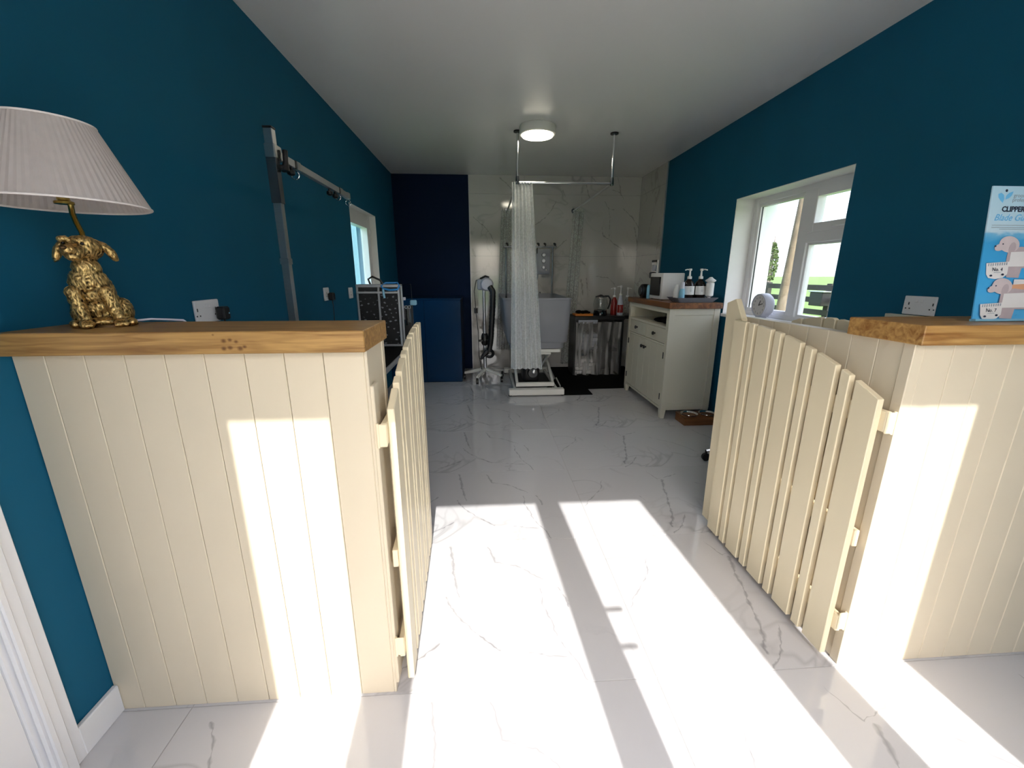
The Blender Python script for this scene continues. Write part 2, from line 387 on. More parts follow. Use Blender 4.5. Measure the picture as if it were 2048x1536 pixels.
def prism(bm, poly, axis, a, b_, bev=0.0):
    """extrude a 2-D outline along an axis: x -> (y,z), y -> (x,z), z -> (x,y)"""
    def P(u, v, t):
        return {'x': (t, u, v), 'y': (u, t, v), 'z': (u, v, t)}[axis]
    A = [bm.verts.new(P(u, v, a)) for u, v in poly]
    B = [bm.verts.new(P(u, v, b_)) for u, v in poly]
    n = len(poly); fs = []
    fs.append(bm.faces.new(A)); fs.append(bm.faces.new(list(reversed(B))))
    for i in range(n):
        fs.append(bm.faces.new((A[i], B[i], B[(i+1) % n], A[(i+1) % n])))
    if bev:
        es = list({e for f in fs for e in f.edges})
        bmesh.ops.bevel(bm, geom=es, offset=bev, segments=1, affect='EDGES')

def sweep(bm, pts, r, n=10, closed=False, caps=True, square=False):
    """tube along a polyline"""
    pts = [Vector(p) for p in pts]
    rings = []; m = len(pts)
    up = None
    for i, p in enumerate(pts):
        if closed: t = pts[(i+1) % m] - pts[i-1]
        else: t = pts[min(i+1, m-1)] - pts[max(i-1, 0)]
        t.normalize()
        if up is None:
            up = Vector((0,0,1)) if abs(t.z) < 0.9 else Vector((1,0,0))
        s = t.cross(up).normalized(); up = s.cross(t).normalized()
        rr = r[i] if isinstance(r, (list, tuple)) else r
        ring = []
        for k in range(n):
            a = 2*math.pi*(k + (0.5 if square else 0))/n
            ring.append(bm.verts.new(p + (s*math.cos(a) + up*math.sin(a))*rr))
        rings.append(ring)
    cnt = m if closed else m-1
    for i in range(cnt):
        A, B = rings[i], rings[(i+1) % m]
        for k in range(n):
            bm.faces.new((A[k], A[(k+1) % n], B[(k+1) % n], B[k]))
    if caps and not closed:
        bm.faces.new(list(reversed(rings[0]))); bm.faces.new(rings[-1])

def lathe(bm, prof, c=(0,0,0), n=24, axis='z', cap0=True, cap1=True):
    rings = []
    for r, h in prof:
        ring = []
        for k in range(n):
            a = 2*math.pi*k/n
            u, v = r*math.cos(a), r*math.sin(a)
            p = {'z': (u, v, h), 'x': (h, u, v), 'y': (v, h, u)}[axis]
            ring.append(bm.verts.new((c[0]+p[0], c[1]+p[1], c[2]+p[2])))
        rings.append(ring)
    for A, B in zip(rings, rings[1:]):
        for k in range(n):
            bm.faces.new((A[k], A[(k+1) % n], B[(k+1) % n], B[k]))
    if cap0: bm.faces.new(list(reversed(rings[0])))
    if cap1: bm.faces.new(rings[-1])

def ball(bm, c, r, sub=2, rot=None):
    """ellipsoid; r is a number or three radii"""
    rr = (r, r, r) if isinstance(r, (int, float)) else r
    M = Matrix.Translation(c) @ (rot.to_4x4() if rot else Matrix.Identity(4)) @ Matrix.Diagonal((*rr, 1))
    bmesh.ops.create_icosphere(bm, subdivisions=sub, radius=1.0, matrix=M)

def torus(bm, c, R_, r, axis='z', n=24, m=8, rot=None):
    pts = []
    for k in range(n):
        a = 2*math.pi*k/n
        v = {'z': Vector((math.cos(a), math.sin(a), 0)), 'x': Vector((0, math.cos(a), math.sin(a))), 'y': Vector((math.cos(a), 0, math.sin(a)))}[axis] * R_
        if rot: v = rot @ v
        pts.append(Vector(c) + v)
    sweep(bm, pts, r, m, closed=True)

def BM(): return bmesh.new()

def obj(name, bm, mat, parent=None, smooth=False):
    bmesh.ops.recalc_face_normals(bm, faces=bm.faces[:])
    me = bpy.data.meshes.new(name)
    bm.to_mesh(me); bm.free()
    return obj_me(name, me, mat, parent, smooth)

def obj_me(name, me, mat, parent=None, smooth=False):
    if mat is not None and not me.materials: me.materials.append(MT[mat] if isinstance(mat, str) else mat)
    if smooth:
        for p in me.polygons: p.use_smooth = True
        try: me.set_sharp_from_angle(angle=R(40))
        except Exception: pass
    o = bpy.data.objects.new(name, me)
    COL.objects.link(o)
    if parent is not None: adopt(o, parent)
    return o

ORIG = {}
def adopt(o, parent):
    o.parent = parent
    o.matrix_parent_inverse = ORIG.get(parent.name, Matrix.Identity(4)).inverted()

def thing(name, label, cat, loc=(0,0,0), group=None, kind=None):
    o = bpy.data.objects.new(name, None)
    o.empty_display_size = 0.05
    COL.objects.link(o)
    o.location = loc
    ORIG[o.name] = Matrix.Translation(loc)
    o['label'] = label; o['category'] = cat
    if group: o['group'] = group
    if kind: o['kind'] = kind
    return o

def tag(o, label, cat, group=None, kind=None):
    o['label'] = label; o['category'] = cat
    if group: o['group'] = group
    if kind: o['kind'] = kind
    return o

def bx(name, mat, parent, *a, bev=0.0):
    bm = BM(); box(bm, *a, bev=bev)
    return obj(name, bm, mat, parent)

def copy_tree(o, parent=None):
    c = o.copy(); COL.objects.link(c)
    ORIG[c.name] = ORIG.get(o.name, Matrix.Identity(4))
    if parent is not None: c.parent = parent
    for ch in [q for q in bpy.data.objects if q.parent == o]:
        copy_tree(ch, c)
    return c

def text_mesh(s, size, align='LEFT', shear=0.0, bold=0.0, ext=0.0003):
    cu = bpy.data.curves.new('lettering', 'FONT')
    cu.body = s; cu.size = size; cu.align_x = align; cu.shear = shear; cu.offset = bold; cu.extrude = ext
    cu.resolution_u = 3
    o = bpy.data.objects.new('lettering', cu); COL.objects.link(o)
    dg = bpy.context.evaluated_depsgraph_get()
    me = bpy.data.meshes.new_from_object(o.evaluated_get(dg))
    bpy.data.objects.remove(o); bpy.data.curves.remove(cu)
    return me

# ================================================================== THE ROOM
# floor: grout bed with large marble tiles
flo = bx('floor', 'grout', None, XL, XR, YF, YB, -0.06, -0.0015)
tag(flo, 'polished white marble-look tiled floor with dark veins', 'floor', kind='structure')
TX, TY, GAP = 1.40, 0.73, 0.0014
def tile_mesh(x0, x1, y0, y1, cx, cy, mat):
    bm = BM(); box(bm, x0-cx, x1-cx, y0-cy, y1-cy, -0.01, 0.0)
    bmesh.ops.recalc_face_normals(bm, faces=bm.faces[:])
    me = bpy.data.meshes.new('tile'); bm.to_mesh(me); bm.free()
    me.materials.append(MT[mat]); return me
cache = {}
for ci in range(-2, 2):
    for ri in range(-2, 7):
        x0, y0 = 0.525 + ci*TX, 1.005 + ri*TY
        cx, cy = x0 + TX/2, y0 + TY/2
        a0, a1 = max(x0 + GAP, XL), min(x0 + TX - GAP, XR)
        b0, b1 = max(y0 + GAP, YF), min(y0 + TY - GAP, YB)
        if a1 - a0 < 0.02 or b1 - b0 < 0.02: continue
        key = (ci, round(a0-cx,3), round(a1-cx,3), round(b0-cy,3), round(b1-cy,3))
        if key not in cache:
            cache[key] = tile_mesh(a0, a1, b0, b1, cx, cy, 'tile_l' if ci % 2 else 'tile_r')
        o = obj_me('tile', cache[key], None, flo)
        o.location = (cx, cy, 0)

cei = bx('ceiling', 'ceiling', None, XL-0.3, XR+0.4, YF-0.1, YB+0.25, ZC, ZC+0.15)
tag(cei, 'smooth glossy white ceiling', 'ceiling', kind='structure')

def wall_with_hole(name, x0, x1, y0, y1, hy0, hy1, hz0, hz1, mat, label):
    bm = BM()
    box(bm, x0, x1, y0, hy0, 0, ZC); box(bm, x0, x1, hy1, y1, 0, ZC)
    box(bm, x0, x1, hy0, hy1, 0, hz0); box(bm, x0, x1, hy0, hy1, hz1, ZC)
    o = obj(name, bm, mat)
    return tag(o, label, 'wall', kind='structure')
WL = (3.735, 4.60, 0.98, 1.803)
WR = (2.33, 3.42, 0.915, 1.808)
wl = wall_with_hole('wall_left', XL-0.2, XL, YF-0.1, YB, *WL, 'teal', 'deep teal painted wall on the left behind the dog lamp')
wr = wall_with_hole('wall_right', XR, XR+0.34, YF-0.1, YB, *WR, 'teal', 'deep teal painted wall on the right with the garden window')
wb = bx('wall_back', 'navy', None, XL-0.2, XR+0.3, YB, YB+0.2, 0, ZC)
tag(wb, 'far wall, dark navy at the left and marble tiled beside it', 'wall', kind='structure')
bk = BM()
# marble tiles on the far wall and on the end of the right wall
XT = -0.157
tid = 0
xs = [XT, 0.52, 1.243, XR-0.012]
zs = [0.0, 0.73, 1.46, 2.19, ZC]
for i in range(3):
    for j in range(4):
        bx('wall_tile', 'wall_tile', wb, xs[i]+0.0007, xs[i+1]-0.0007, YB-0.012, YB, zs[j]+0.0007, zs[j+1]-0.0007)
for j in range(4):
    bx('wall_tile', 'wall_tile_side', wr, XR-0.012, XR, 4.79, YB-0.0125, zs[j]+0.0007, zs[j+1]-0.0007)
bk.free()
bx('tile_edge_trim', 'alu', wr, XR-0.014, XR, 4.782, 4.79, 0, ZC)
bx('tile_edge_trim', 'alu', wb, XT-0.006, XT, YB-0.014, YB, 0, ZC)

# skirting at the entrance end of the left wall
sk = bx('baseboard_left', 'white', None, XL, XL+0.016, 0.89, YC, 0, 0.092, bev=0.003)
tag(sk, 'short white skirting board between white door frame and left counter', 'skirting', kind='structure')

# white door in the left wall next to the camera
d1 = thing('door_1', 'white door and ridged frame beside the camera, at the left edge', 'door', (XL, 0.4, 0), kind='structure')
bm = BM()
for (y0, y1) in ((0.80, 0.893), (-0.12, -0.03)):
    s = 1 if y0 > 0 else -1
    box(bm, XL, XL+0.016, y0, y1, 0, 2.12, bev=0.003)
    ya, yb_ = (y0+0.012, y1-0.03) if s > 0 else (y0+0.03, y1-0.012)
    box(bm, XL+0.016, XL+0.026, ya, yb_, 0, 2.09, bev=0.004)
    ya, yb_ = (y0+0.02, y0+0.036) if s > 0 else (y1-0.036, y1-0.02)
    box(bm, XL+0.026, XL+0.032, ya, yb_, 0, 2.08, bev=0.003)
box(bm, XL, XL+0.016, -0.03, 0.80, 2.03, 2.12, bev=0.003)
obj('frame', bm, 'upvc', d1)
bx('leaf', 'upvc', d1, XL, XL+0.01, -0.03, 0.80, 0.008, 2.03, bev=0.002)
for z0, z1 in ((0.18, 0.9), (1.05, 1.9)):
    bm = BM(); box(bm, XL+0.01, XL+0.018, 0.10, 0.68, z0, z1, bev=0.006); obj('raised_panel', bm, 'upvc', d1)
bm = BM(); box(bm, XL+0.01, XL+0.016, 0.72, 0.76, 0.94, 1.12, bev=0.002); sweep(bm, [(XL+0.016, 0.74, 1.03), (XL+0.05, 0.74, 1.03), (XL+0.055, 0.62, 1.03)], 0.008)
obj('door_handle', bm, 'chrome', d1, True)

# ---------------- glazed entrance behind the camera: its panes shape the sunlit strips
HZ = 1.958
PANES = [(-0.568, -0.322), (-0.175, 0.392), (0.523, 0.98), (1.181, 1.43)]
wf = BM(); box(wf, XL, XR, YF-0.1, YF+0.02, HZ+0.06, ZC); box(wf, XL, -0.70, YF-0.1, YF+0.02, 0, HZ+0.06); box(wf, 1.56, XR, YF-0.1, YF+0.02, 0, HZ+0.06)
wfo = tag(obj('wall_front', wf, 'teal'), 'teal wall around the glazed entrance behind the camera', 'wall', kind='structure')
w3 = thing('window_3', 'white glazed double doors with sidelights behind the camera', 'window', (0.45, YF, 0), kind='structure')
edges = [-0.70] + [v for pr in PANES for v in pr] + [1.56]
for k in range(0, len(edges), 2):
    bx('frame_post', 'upvc', w3, edges[k], edges[k+1], YF, YF+0.06, 0, HZ+0.06)
bx('frame_head', 'upvc', w3, -0.70, 1.56, YF, YF+0.06, HZ, HZ+0.06)
for a, b_ in PANES:
    bx('bottom_rail', 'upvc', w3, a, b_, YF, YF+0.06, 0.0, 0.12)
    pn = bx('pane', 'pane', w3, a, b_, YF+0.026, YF+0.032, 0.12, HZ)
# pairs of lever handles, inside and out
for yy in (YF+0.030-0.082, YF+0.030+0.082):
    bm = BM(); s = 1 if yy > YF+0.03 else -1
    sweep(bm, [(0.50, YF+0.03+s*0.03, 1.19), (0.50, yy, 1.19), (0.51, yy, 1.19), (0.585, yy, 1.19)], 0.009)
    obj('lever_handle', bm, 'chrome', w3, True)
# paw-print stickers on the right sidelight
def paw(cx, cz, s):
    bm = BM()
    for (u, v, r) in ((0, 0, 0.5), (-0.62, 0.45, 0.24), (-0.22, 0.8, 0.25), (0.24, 0.8, 0.25), (0.62, 0.42, 0.24)):
        poly = [(cx+s*(u+r*math.cos(t*math.pi/6)), cz+s*(v+r*math.sin(t*math.pi/6))) for t in range(12)]
        prism(bm, poly, 'y', YF+0.033, YF+0.0335)
    return obj('paw_sticker', bm, 'brown_wood', w3)
paw(1.262, 1.915, 0.028); paw(1.352, 1.918, 0.022)

# ---------------- right window
w1 = thing('window_1', 'white framed window on the right with fields outside', 'window', (XR+0.17, 2.875, WR[2]), kind='structure')
fx0, fx1 = XR+0.15, XR+0.215
y0, y1, z0, z1 = WR
bm = BM()
for a in ((y1-0.055, y1, z0, z1), (y0, y0+0.055, z0, z1), (y0+0.055, y1-0.055, z0, z0+0.035), (y0+0.055, y1-0.055, z1-0.045, z1)):
    box(bm, fx0, fx1, a[0], a[1], a[2], a[3], bev=0.004)
obj('frame', bm, 'upvc', w1)
bx('mullion', 'upvc', w1, fx0-0.002, fx1, 2.792, 2.872, z0+0.03, z1-0.03, bev=0.004)
bx('transom', 'upvc', w1, fx0-0.002, fx1, y0+0.05, 2.80, 1.435, 1.505, bev=0.004)
def beadframe(name, a0, a1, b0, b1, t, xa, xb, par, mat='upvc'):
    bm = BM()
    box(bm, xa, xb, a0, a0+t, b0, b1, bev=0.003); box(bm, xa, xb, a1-t, a1, b0, b1, bev=0.003)
    box(bm, xa, xb, a0+t, a1-t, b0, b0+t); box(bm, xa, xb, a0+t, a1-t, b1-t, b1)
    return obj(name, bm, mat, par)
beadframe('glazing_bead', 2.868, y1-0.05, z0+0.03, z1-0.04, 0.028, fx0+0.008, fx1-0.01, w1)
beadframe('glazing_bead', y0+0.05, 2.797, z0+0.03, 1.44, 0.018, fx0+0.012, fx1-0.01, w1)
sash = beadframe('sash', y0+0.045, 2.80, 1.50, z1-0.035, 0.055, fx0-0.008, fx1-0.012, w1)
bm = BM(); box(bm, fx0-0.026, fx0-0.008, 2.545, 2.575, 1.512, 1.532, bev=0.003); box(bm, fx0-0.034, fx0-0.024, 2.42, 2.57, 1.515, 1.528, bev=0.004)
obj('handle', bm, 'upvc', sash)
gk = BM()
for a in ((2.89, 2.893, z0+0.055, z1-0.065), (3.34, 3.343, z0+0.055, z1-0.065)): box(gk, fx0+0.02, fx0+0.03, *a)
box(gk, fx0+0.02, fx0+0.03, 2.89, 3.343, z1-0.069, z1-0.0655)
obj('gasket', gk, 'black', w1)
for a in ((2.885, 3.345, z0+0.05, z1-0.06), (y0+0.06, 2.785, z0+0.045, 1.425), (y0+0.09, 2.755, 1.548, z1-0.085)):
    bx('pane', 'pane', w1, fx0+0.03, fx0+0.036, *a)
bm = BM()   # plastered reveal, inside and out
box(bm, XR+0.001, fx0, y1-0.004, y1, z0, z1); box(bm, XR+0.001, fx0, y0, y0+0.004, z0, z1); box(bm, XR+0.001, fx0, y0, y1, z1-0.004, z1)
obj('reveal', bm, 'reveal', w1)
bm = BM()
box(bm, fx1, XR+0.345, y1-0.004, y1+0.001, z0, z1); box(bm, fx1, XR+0.345, y0, y0+0.004, z0, z1); box(bm, fx1, XR+0.345, y0, y1, z1-0.004, z1)
obj('outer_reveal', bm, 'render', w1)
bx('sill', 'white', w1, XR-0.015, fx0, y0-0.0, y1+0.0, z0-0.022, z0+0.003, bev=0.003)

# ---------------- left window
w2 = thing('window_2', 'narrow-looking white window in the far left wall above the grooming case', 'window', (XL-0.1, 4.15, WL[2]), kind='structure')
y0, y1, z0, z1 = WL
fa, fb = XL-0.13, XL-0.062
bm = BM()
for a in ((y1-0.07, y1, z0, z1), (y0, y0+0.07, z0, z1), (y0+0.07, y1-0.07, z0, z0+0.06), (y0+0.07, y1-0.07, z1-0.05, z1)):
    box(bm, fa, fb, *a, bev=0.004)
obj('frame', bm, 'upvc', w2)
s2 = beadframe('sash', y0+0.06, y1-0.06, z0+0.05, z1-0.045, 0.085, fa+0.01, fb+0.008, w2)
bm = BM()
for zz in (1.62, 1.12): box(bm, fb+0.002, fb+0.02, y1-0.078, y1-0.05, zz, zz+0.05, bev=0.003)
obj('hinge', bm, 'upvc', s2)
bx('pane', 'pane_blue', w2, fa+0.02, fa+0.026, y0+0.12, y1-0.12, z0+0.11, z1-0.10)
bm = BM(); box(bm, fb, XL-0.001, y1-0.004, y1, z0, z1); box(bm, fb, XL-0.001, y0, y0+0.004, z0, z1); box(bm, fb, XL-0.001, y0, y1, z1-0.004, z1)
obj('reveal', bm, 'reveal', w2)
bx('sill', 'white', w2, fb, XL+0.015, y0, y1, z0-0.02, z0+0.003, bev=0.003)

# ================================================================== HALF-WALL COUNTERS
ZT = 1.055
cl = thing('counter_base', 'cream boarded half-wall counter on the left, under the dog lamp', 'counter', (-0.68, 1.1, 0))
bx('core', 'cream', cl, XL+0.001, -0.292, YC+0.012, 1.19, 0, ZT)
gx = [XL+0.001, -1.012, -0.926, -0.839, -0.750, -0.661, -0.570, -0.479, -0.388]
for i in range(8):
    bm = BM(); box(bm, gx[i]+0.0006, gx[i+1]-0.0006, YC, YC+0.012, 0.0, ZT, bev=0.0016); obj('board', bm, 'cream', cl)
bm = BM(); box(bm, gx[8]+0.0006, -0.292, YC, YC+0.012, 0, ZT, bev=0.0016); obj('board', bm, 'cream', cl)
bm = BM(); box(bm, -0.292, -0.284, YC-0.001, YC+0.028, 0, ZT, bev=0.002); obj('corner_bead', bm, 'cream', cl)
bx('end_panel', 'cream', cl, -0.292, -0.286, YC+0.028, 1.165, 0, ZT)
bm = BM(); box(bm, -0.292, -0.283, 1.165, 1.19, 0, ZT, bev=0.002); obj('corner_bead', bm, 'cream', cl)
bm = BM(); box(bm, -0.286, -0.276, YC+0.004, YC+0.05, 0.03, 0.965, bev=0.002); obj('hinge_batten', bm, 'cream', cl)

cr = thing('counter_base', 'cream boarded half-wall counter on the right, with a return wall behind the open gate', 'counter', (1.6, 1.1, 0))
bx('core', 'cream', cr, 1.145, XR-0.001, YC+0.012, 1.19, 0, ZT)
gx = [1.1605 + 0.0853*i for i in range(10)] + [XR-0.001]
for i in range(10):
    bm = BM(); box(bm, gx[i]+0.0006, gx[i+1]-0.0006, YC, YC+0.012, 0.0, ZT, bev=0.0016); obj('board', bm, 'cream', cr)
bm = BM(); box(bm, 1.131, 1.1605, YC-0.002, YC+0.03, 0, ZT, bev=0.002); obj('corner_post', bm, 'cream', cr)
bx('return_core', 'cream', cr, 1.145, 1.20, 1.19, 1.79, 0, ZT-0.004)
gy = [YC+0.03, 1.12, 1.21, 1.30, 1.39, 1.48, 1.57, 1.66, 1.75, 1.79]
for i in range(9):
    bm = BM(); box(bm, 1.135, 1.145, gy[i]+0.0006, gy[i+1]-0.0006, 0, ZT, bev=0.0016); obj('return_board', bm, 'cream', cr)
bm = BM(); prism(bm, [(1.735, 0.03), (1.845, 0.03), (1.862, 1.108), (1.797, 1.129), (1.735, 1.045)], 'x', 1.109, 1.134, bev=0.002)
obj('end_board', bm, 'cream_gate', cr)

def worktop(label, x0, x1, mat, blocks):
    t = thing('worktop', label, 'worktop', ((x0+x1)/2, 1.1, ZT))
    for a, b_ in zip(blocks, blocks[1:]):
        bm = BM(); box(bm, a, b_, 0.983, 1.212, ZT+0.0005, 1.107, bev=0.002); obj('slab', bm, mat, t)
    return t
wtl = worktop('narrow golden oak ledge with a knot cluster, carrying the dog lamp', XL+0.001, -0.279, 'oak', (XL+0.001, -0.279))
wtr = worktop('narrow rustic oak ledge with dark grain, carrying the blue display board', 1.116, XR-0.001, 'oak_r', (1.116, XR-0.001))

# ================================================================== PICKET GATES
def gate(name, label, base, ydir, face, rot, group):
    """pickets in local coords: u along the leaf from the hinge, faces towards +/-x"""
    t = thing(name, label, 'gate', base, group)
    W, Nw, G = 0.0830, 0.0350, 0.0205
    u = 0.0
    s = face
    def top(uu): return 1.042 - 0.145 * max(0.0, (0.715-uu)/0.715)**2.3
    for k in range(9):
        w = W if k % 2 == 0 else Nw
        bm = BM()
        prism(bm, [(u, 0.022), (u+w, 0.022), (u+w, top(u+w)), (u, top(u))], 'x', 0.0, -s*0.019, bev=0.0022)
        o = obj('picket', bm, 'cream_gate'); o.parent = t
        u += w + G
    for (z0, z1, a) in ((0.805, 0.865, -0.016), (0.43, 0.485, -0.006), (0.125, 0.185, -0.016)):
        bm = BM(); box(bm, *sorted((-s*0.019, -s*0.034)), a, 0.70, z0, z1, bev=0.002)
        o = obj('rail', bm, 'cream_gate'); o.parent = t
    for z0 in (0.802, 0.135):
        bm = BM(); box(bm, *sorted((-s*0.0195, -s*0.042)), -0.019, -0.0165, z0, z0+0.062, bev=0.002)
        sweep(bm, [(-s*0.042, -0.0178, z0-0.002), (-s*0.042, -0.0178, z0+0.064)], 0.004)
        o = obj('hinge', bm, 'cream_gate', None, False); o.parent = t
    t.rotation_euler = (0, 0, rot)
    return t
gate('picket_gate', 'open cream picket gate on the right, its pickets facing the aisle', (1.088, 1.036, 0), 1, -1, 0.0, 'cream picket gates')
gate('picket_gate', 'open cream picket gate on the left, seen almost edge-on', (-0.234, 1.036, 0), 1, 1, math.atan(0.028/0.715), 'cream picket gates')

# picket panel standing behind the right return wall, only its tops show
pp = thing('picket_fence', 'spare picket panel behind the right return wall, only rounded tops showing below the window', 'fence panel', (1.30, 1.53, 0))
for (a, b_, ta, tb) in ((1.636, 1.693, 1.058, 1.046), (1.533, 1.630, 1.074, 1.060), (1.471, 1.524, 1.076, 1.075), (1.365, 1.462, 1.066, 1.074)):
    bm = BM(); prism(bm, [(a, 0.02), (b_, 0.02), (b_, tb-0.006), (b_-0.012, tb), (a+0.012, ta), (a, ta-0.006)], 'x', 1.30, 1.318, bev=0.002); obj('picket', bm, 'cream_gate', pp)
for z0 in (0.15, 0.8): bx('rail', 'cream_gate', pp, 1.318, 1.338, 1.37, 1.69, z0, z0+0.06)
bm = BM(); box(bm, 1.30, 1.34, 1.37, 1.69, 0, 0.02); obj('foot_rail', bm, 'cream_gate', pp)

# ================================================================== DOG LAMP
LX, LY, LZ = -0.945, 1.12, 1.1072
lamp = thing('table_lamp', 'gold sitting dog table lamp with a pleated pinkish white shade', 'lamp', (LX, LY, LZ))
def dog_mesh():
    bm = BM()
    def E(x, y, z, r, rx=0, ry=0, rz=0, sub=3):
        rot = (Matrix.Rotation(R(rz), 3, 'Z') @ Matrix.Rotation(R(ry), 3, 'Y') @ Matrix.Rotation(R(rx), 3, 'X'))
        ball(bm, (x, y, z), r, sub, rot)
    # trunk: -y faces the camera
    E(-0.006, 0.020, 0.050, (0.041, 0.040, 0.050))
    E(-0.010, 0.006, 0.085, (0.039, 0.034, 0.046), ry=-6)
    E(-0.016, -0.006, 0.108, (0.037, 0.029, 0.036))
    E(-0.014, -0.008, 0.138, (0.027, 0.025, 0.030))
    # head, lifted and turned a little to the left
    E(-0.012, -0.004, 0.184, (0.036, 0.034, 0.031), ry=-10)
    E(-0.028, -0.030, 0.176, (0.022, 0.024, 0.018), rz=-25)
    E(-0.035, -0.047, 0.180, (0.014, 0.013, 0.011), rz=-25)
    E(-0.030, -0.040, 0.164, (0.013, 0.014, 0.009))
    E(-0.010, -0.026, 0.202, (0.018, 0.012, 0.009))
    E(-0.040, -0.020, 0.204, (0.012, 0.010, 0.008))
    # ears folding over at the sides
    E(0.024, -0.004, 0.190, (0.011, 0.014, 0.015), ry=-50)
    E(0.036, -0.006, 0.176, (0.009, 0.015, 0.022), ry=-24)
    E(-0.046, 0.004, 0.192, (0.010, 0.012, 0.014), ry=40)
    E(-0.057, 0.000, 0.174, (0.008, 0.014, 0.023), ry=18)
    # front legs
    for (x0, x1) in ((-0.046, -0.036), (0.010, 0.025)):
        for k in range(9):
            f = k/8
            r = 0.0165*(1-f) + 0.0115*f
            E(x0*(1-f)+x1*f, -0.020 - 0.010*f, 0.084*(1-f)+0.014*f, (r, r*1.05, 0.016), sub=2)
        E(x1+0.001, -0.040, 0.009, (0.0145, 0.019, 0.010))
        for d in (-0.008, 0.0, 0.008): E(x1+0.001+d, -0.055, 0.007, (0.005, 0.007, 0.006), sub=2)
    # haunches and hind paws
    E(0.032, 0.018, 0.034, (0.023, 0.034, 0.034))
    E(-0.044, 0.020, 0.034, (0.019, 0.032, 0.034))
    E(0.044, -0.022, 0.009, (0.0125, 0.024, 0.0095))
    E(-0.056, -0.014, 0.009, (0.011, 0.022, 0.0095))
    E(-0.006, -0.006, 0.012, (0.040, 0.030, 0.012))
    me = bpy.data.meshes.new('dog_raw'); bm.to_mesh(me); bm.free()
    o = bpy.data.objects.new('dog_raw', me); COL.objects.link(o)
    md = o.modifiers.new('r', 'REMESH'); md.mode = 'VOXEL'; md.voxel_size = 0.0021
    ms = o.modifiers.new('s', 'SMOOTH'); ms.factor = 0.5; ms.iterations = 3
    dg = bpy.context.evaluated_depsgraph_get()
    me2 = bpy.data.meshes.new_from_object(o.evaluated_get(dg))
    bpy.data.objects.remove(o)
    me2.update()
    nor = [v.normal.copy() for v in me2.vertices]
    for v, n in zip(me2.vertices, nor):
        p = v.co
        q = Vector((p.x*150, p.y*150, p.z*60)) + mnoise.noise_vector(p*45)*2.2
        h = mnoise.noise(q)
        v.co = p + n*(0.0022*h)
    me2.name = 'dog'
    return me2
dme = dog_mesh()
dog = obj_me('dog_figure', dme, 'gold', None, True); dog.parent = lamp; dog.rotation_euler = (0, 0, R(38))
dog['label'] = 'antique gold cast dog with tufted fur'
def lpart(name, bm, mat, par, sm=True):
    o = obj(name, bm, mat, None, sm); o.parent = par; return o
bm = BM(); ball(bm, (-0.041, -0.059, 0.184), (0.0065, 0.0045, 0.005), 2); lpart('nose', bm, 'gold_dark', dog)
for (x, y, z) in ((-0.010, -0.0385, 0.194), (-0.041, -0.032, 0.195)):
    bm = BM(); ball(bm, (x, y, z), 0.0036, 2); lpart('eye', bm, 'black_gloss', dog)
bm = BM(); lathe(bm, [(0.052, 0.0), (0.052, 0.004), (0.046, 0.006)], (0.0, 0.008, 0), 28)
lpart('base_plate', bm, 'gold_dark', lamp)
SHX, SHY = 0.020, -0.060      # the bent stem carries the shade a little towards the room
bm = BM(); sweep(bm, [(-0.012, 0.004, 0.190), (-0.010, 0.0, 0.222), (-0.004, -0.015, 0.244), (0.010, -0.035, 0.262), (0.024, -0.050, 0.276), (SHX, SHY, 0.300), (SHX, SHY, 0.345)], 0.0055)
lathe(bm, [(0.017, 0.276), (0.017, 0.281), (0.011, 0.284), (0.011, 0.33)], (SHX, SHY, 0), 16)
lpart('stem', bm, 'brass', lamp)
# pleated shade
def shade():
    bm = BM(); n = 144; rows = 6
    zb, zt, rb, rt = 0.274, 0.438, 0.150, 0.081
    grid = []
    for j in range(rows+1):
        f = j/rows; ring = []
        for k in range(n):
            a = 2*math.pi*k/n
            r = (rb*(1-f) + rt*f) * (1.0 + (0.006 if k % 2 else -0.004))
            ring.append(bm.verts.new((SHX + r*math.cos(a), SHY + r*math.sin(a), zb*(1-f)+zt*f)))
        grid.append(ring)
    for j in range(rows):
        for k in range(n):
            bm.faces.new((grid[j][k], grid[j][(k+1) % n], grid[j+1][(k+1) % n], grid[j+1][k]))
    geo = bm.faces[:]
    bmesh.ops.solidify(bm, geom=geo, thickness=0.0015)
    return bm
sh = lpart('lamp_shade', shade(), 'shade', lamp, False)
for (zz, rr) in ((0.2745, 0.150), (0.4375, 0.081)):
    bm = BM(); torus(bm, (SHX, SHY, zz), rr, 0.0022, n=64); lpart('shade_ring', bm, 'shade', sh)
for k in range(3):
    a = k*2.094 + 0.5
    bm = BM(); sweep(bm, [(SHX+0.012*math.cos(a), SHY+0.012*math.sin(a), 0.32), (SHX+0.118*math.cos(a), SHY+0.118*math.sin(a), 0.335)], 0.0015); lpart('spider_arm', bm, 'brass', sh)
cd = BM(); sweep(cd, [(LX+0.045, LY+0.02, 1.117), (LX+0.07, LY+0.045, 1.119), (LX+0.10, LY+0.075, 1.114), (LX+0.118, LY+0.093, 1.1105), (LX+0.125, LY+0.101, 1.10), (LX+0.127, LY+0.102, 0.95)], 0.0028)
obj('cord', cd, 'bottle_white', lamp, True)

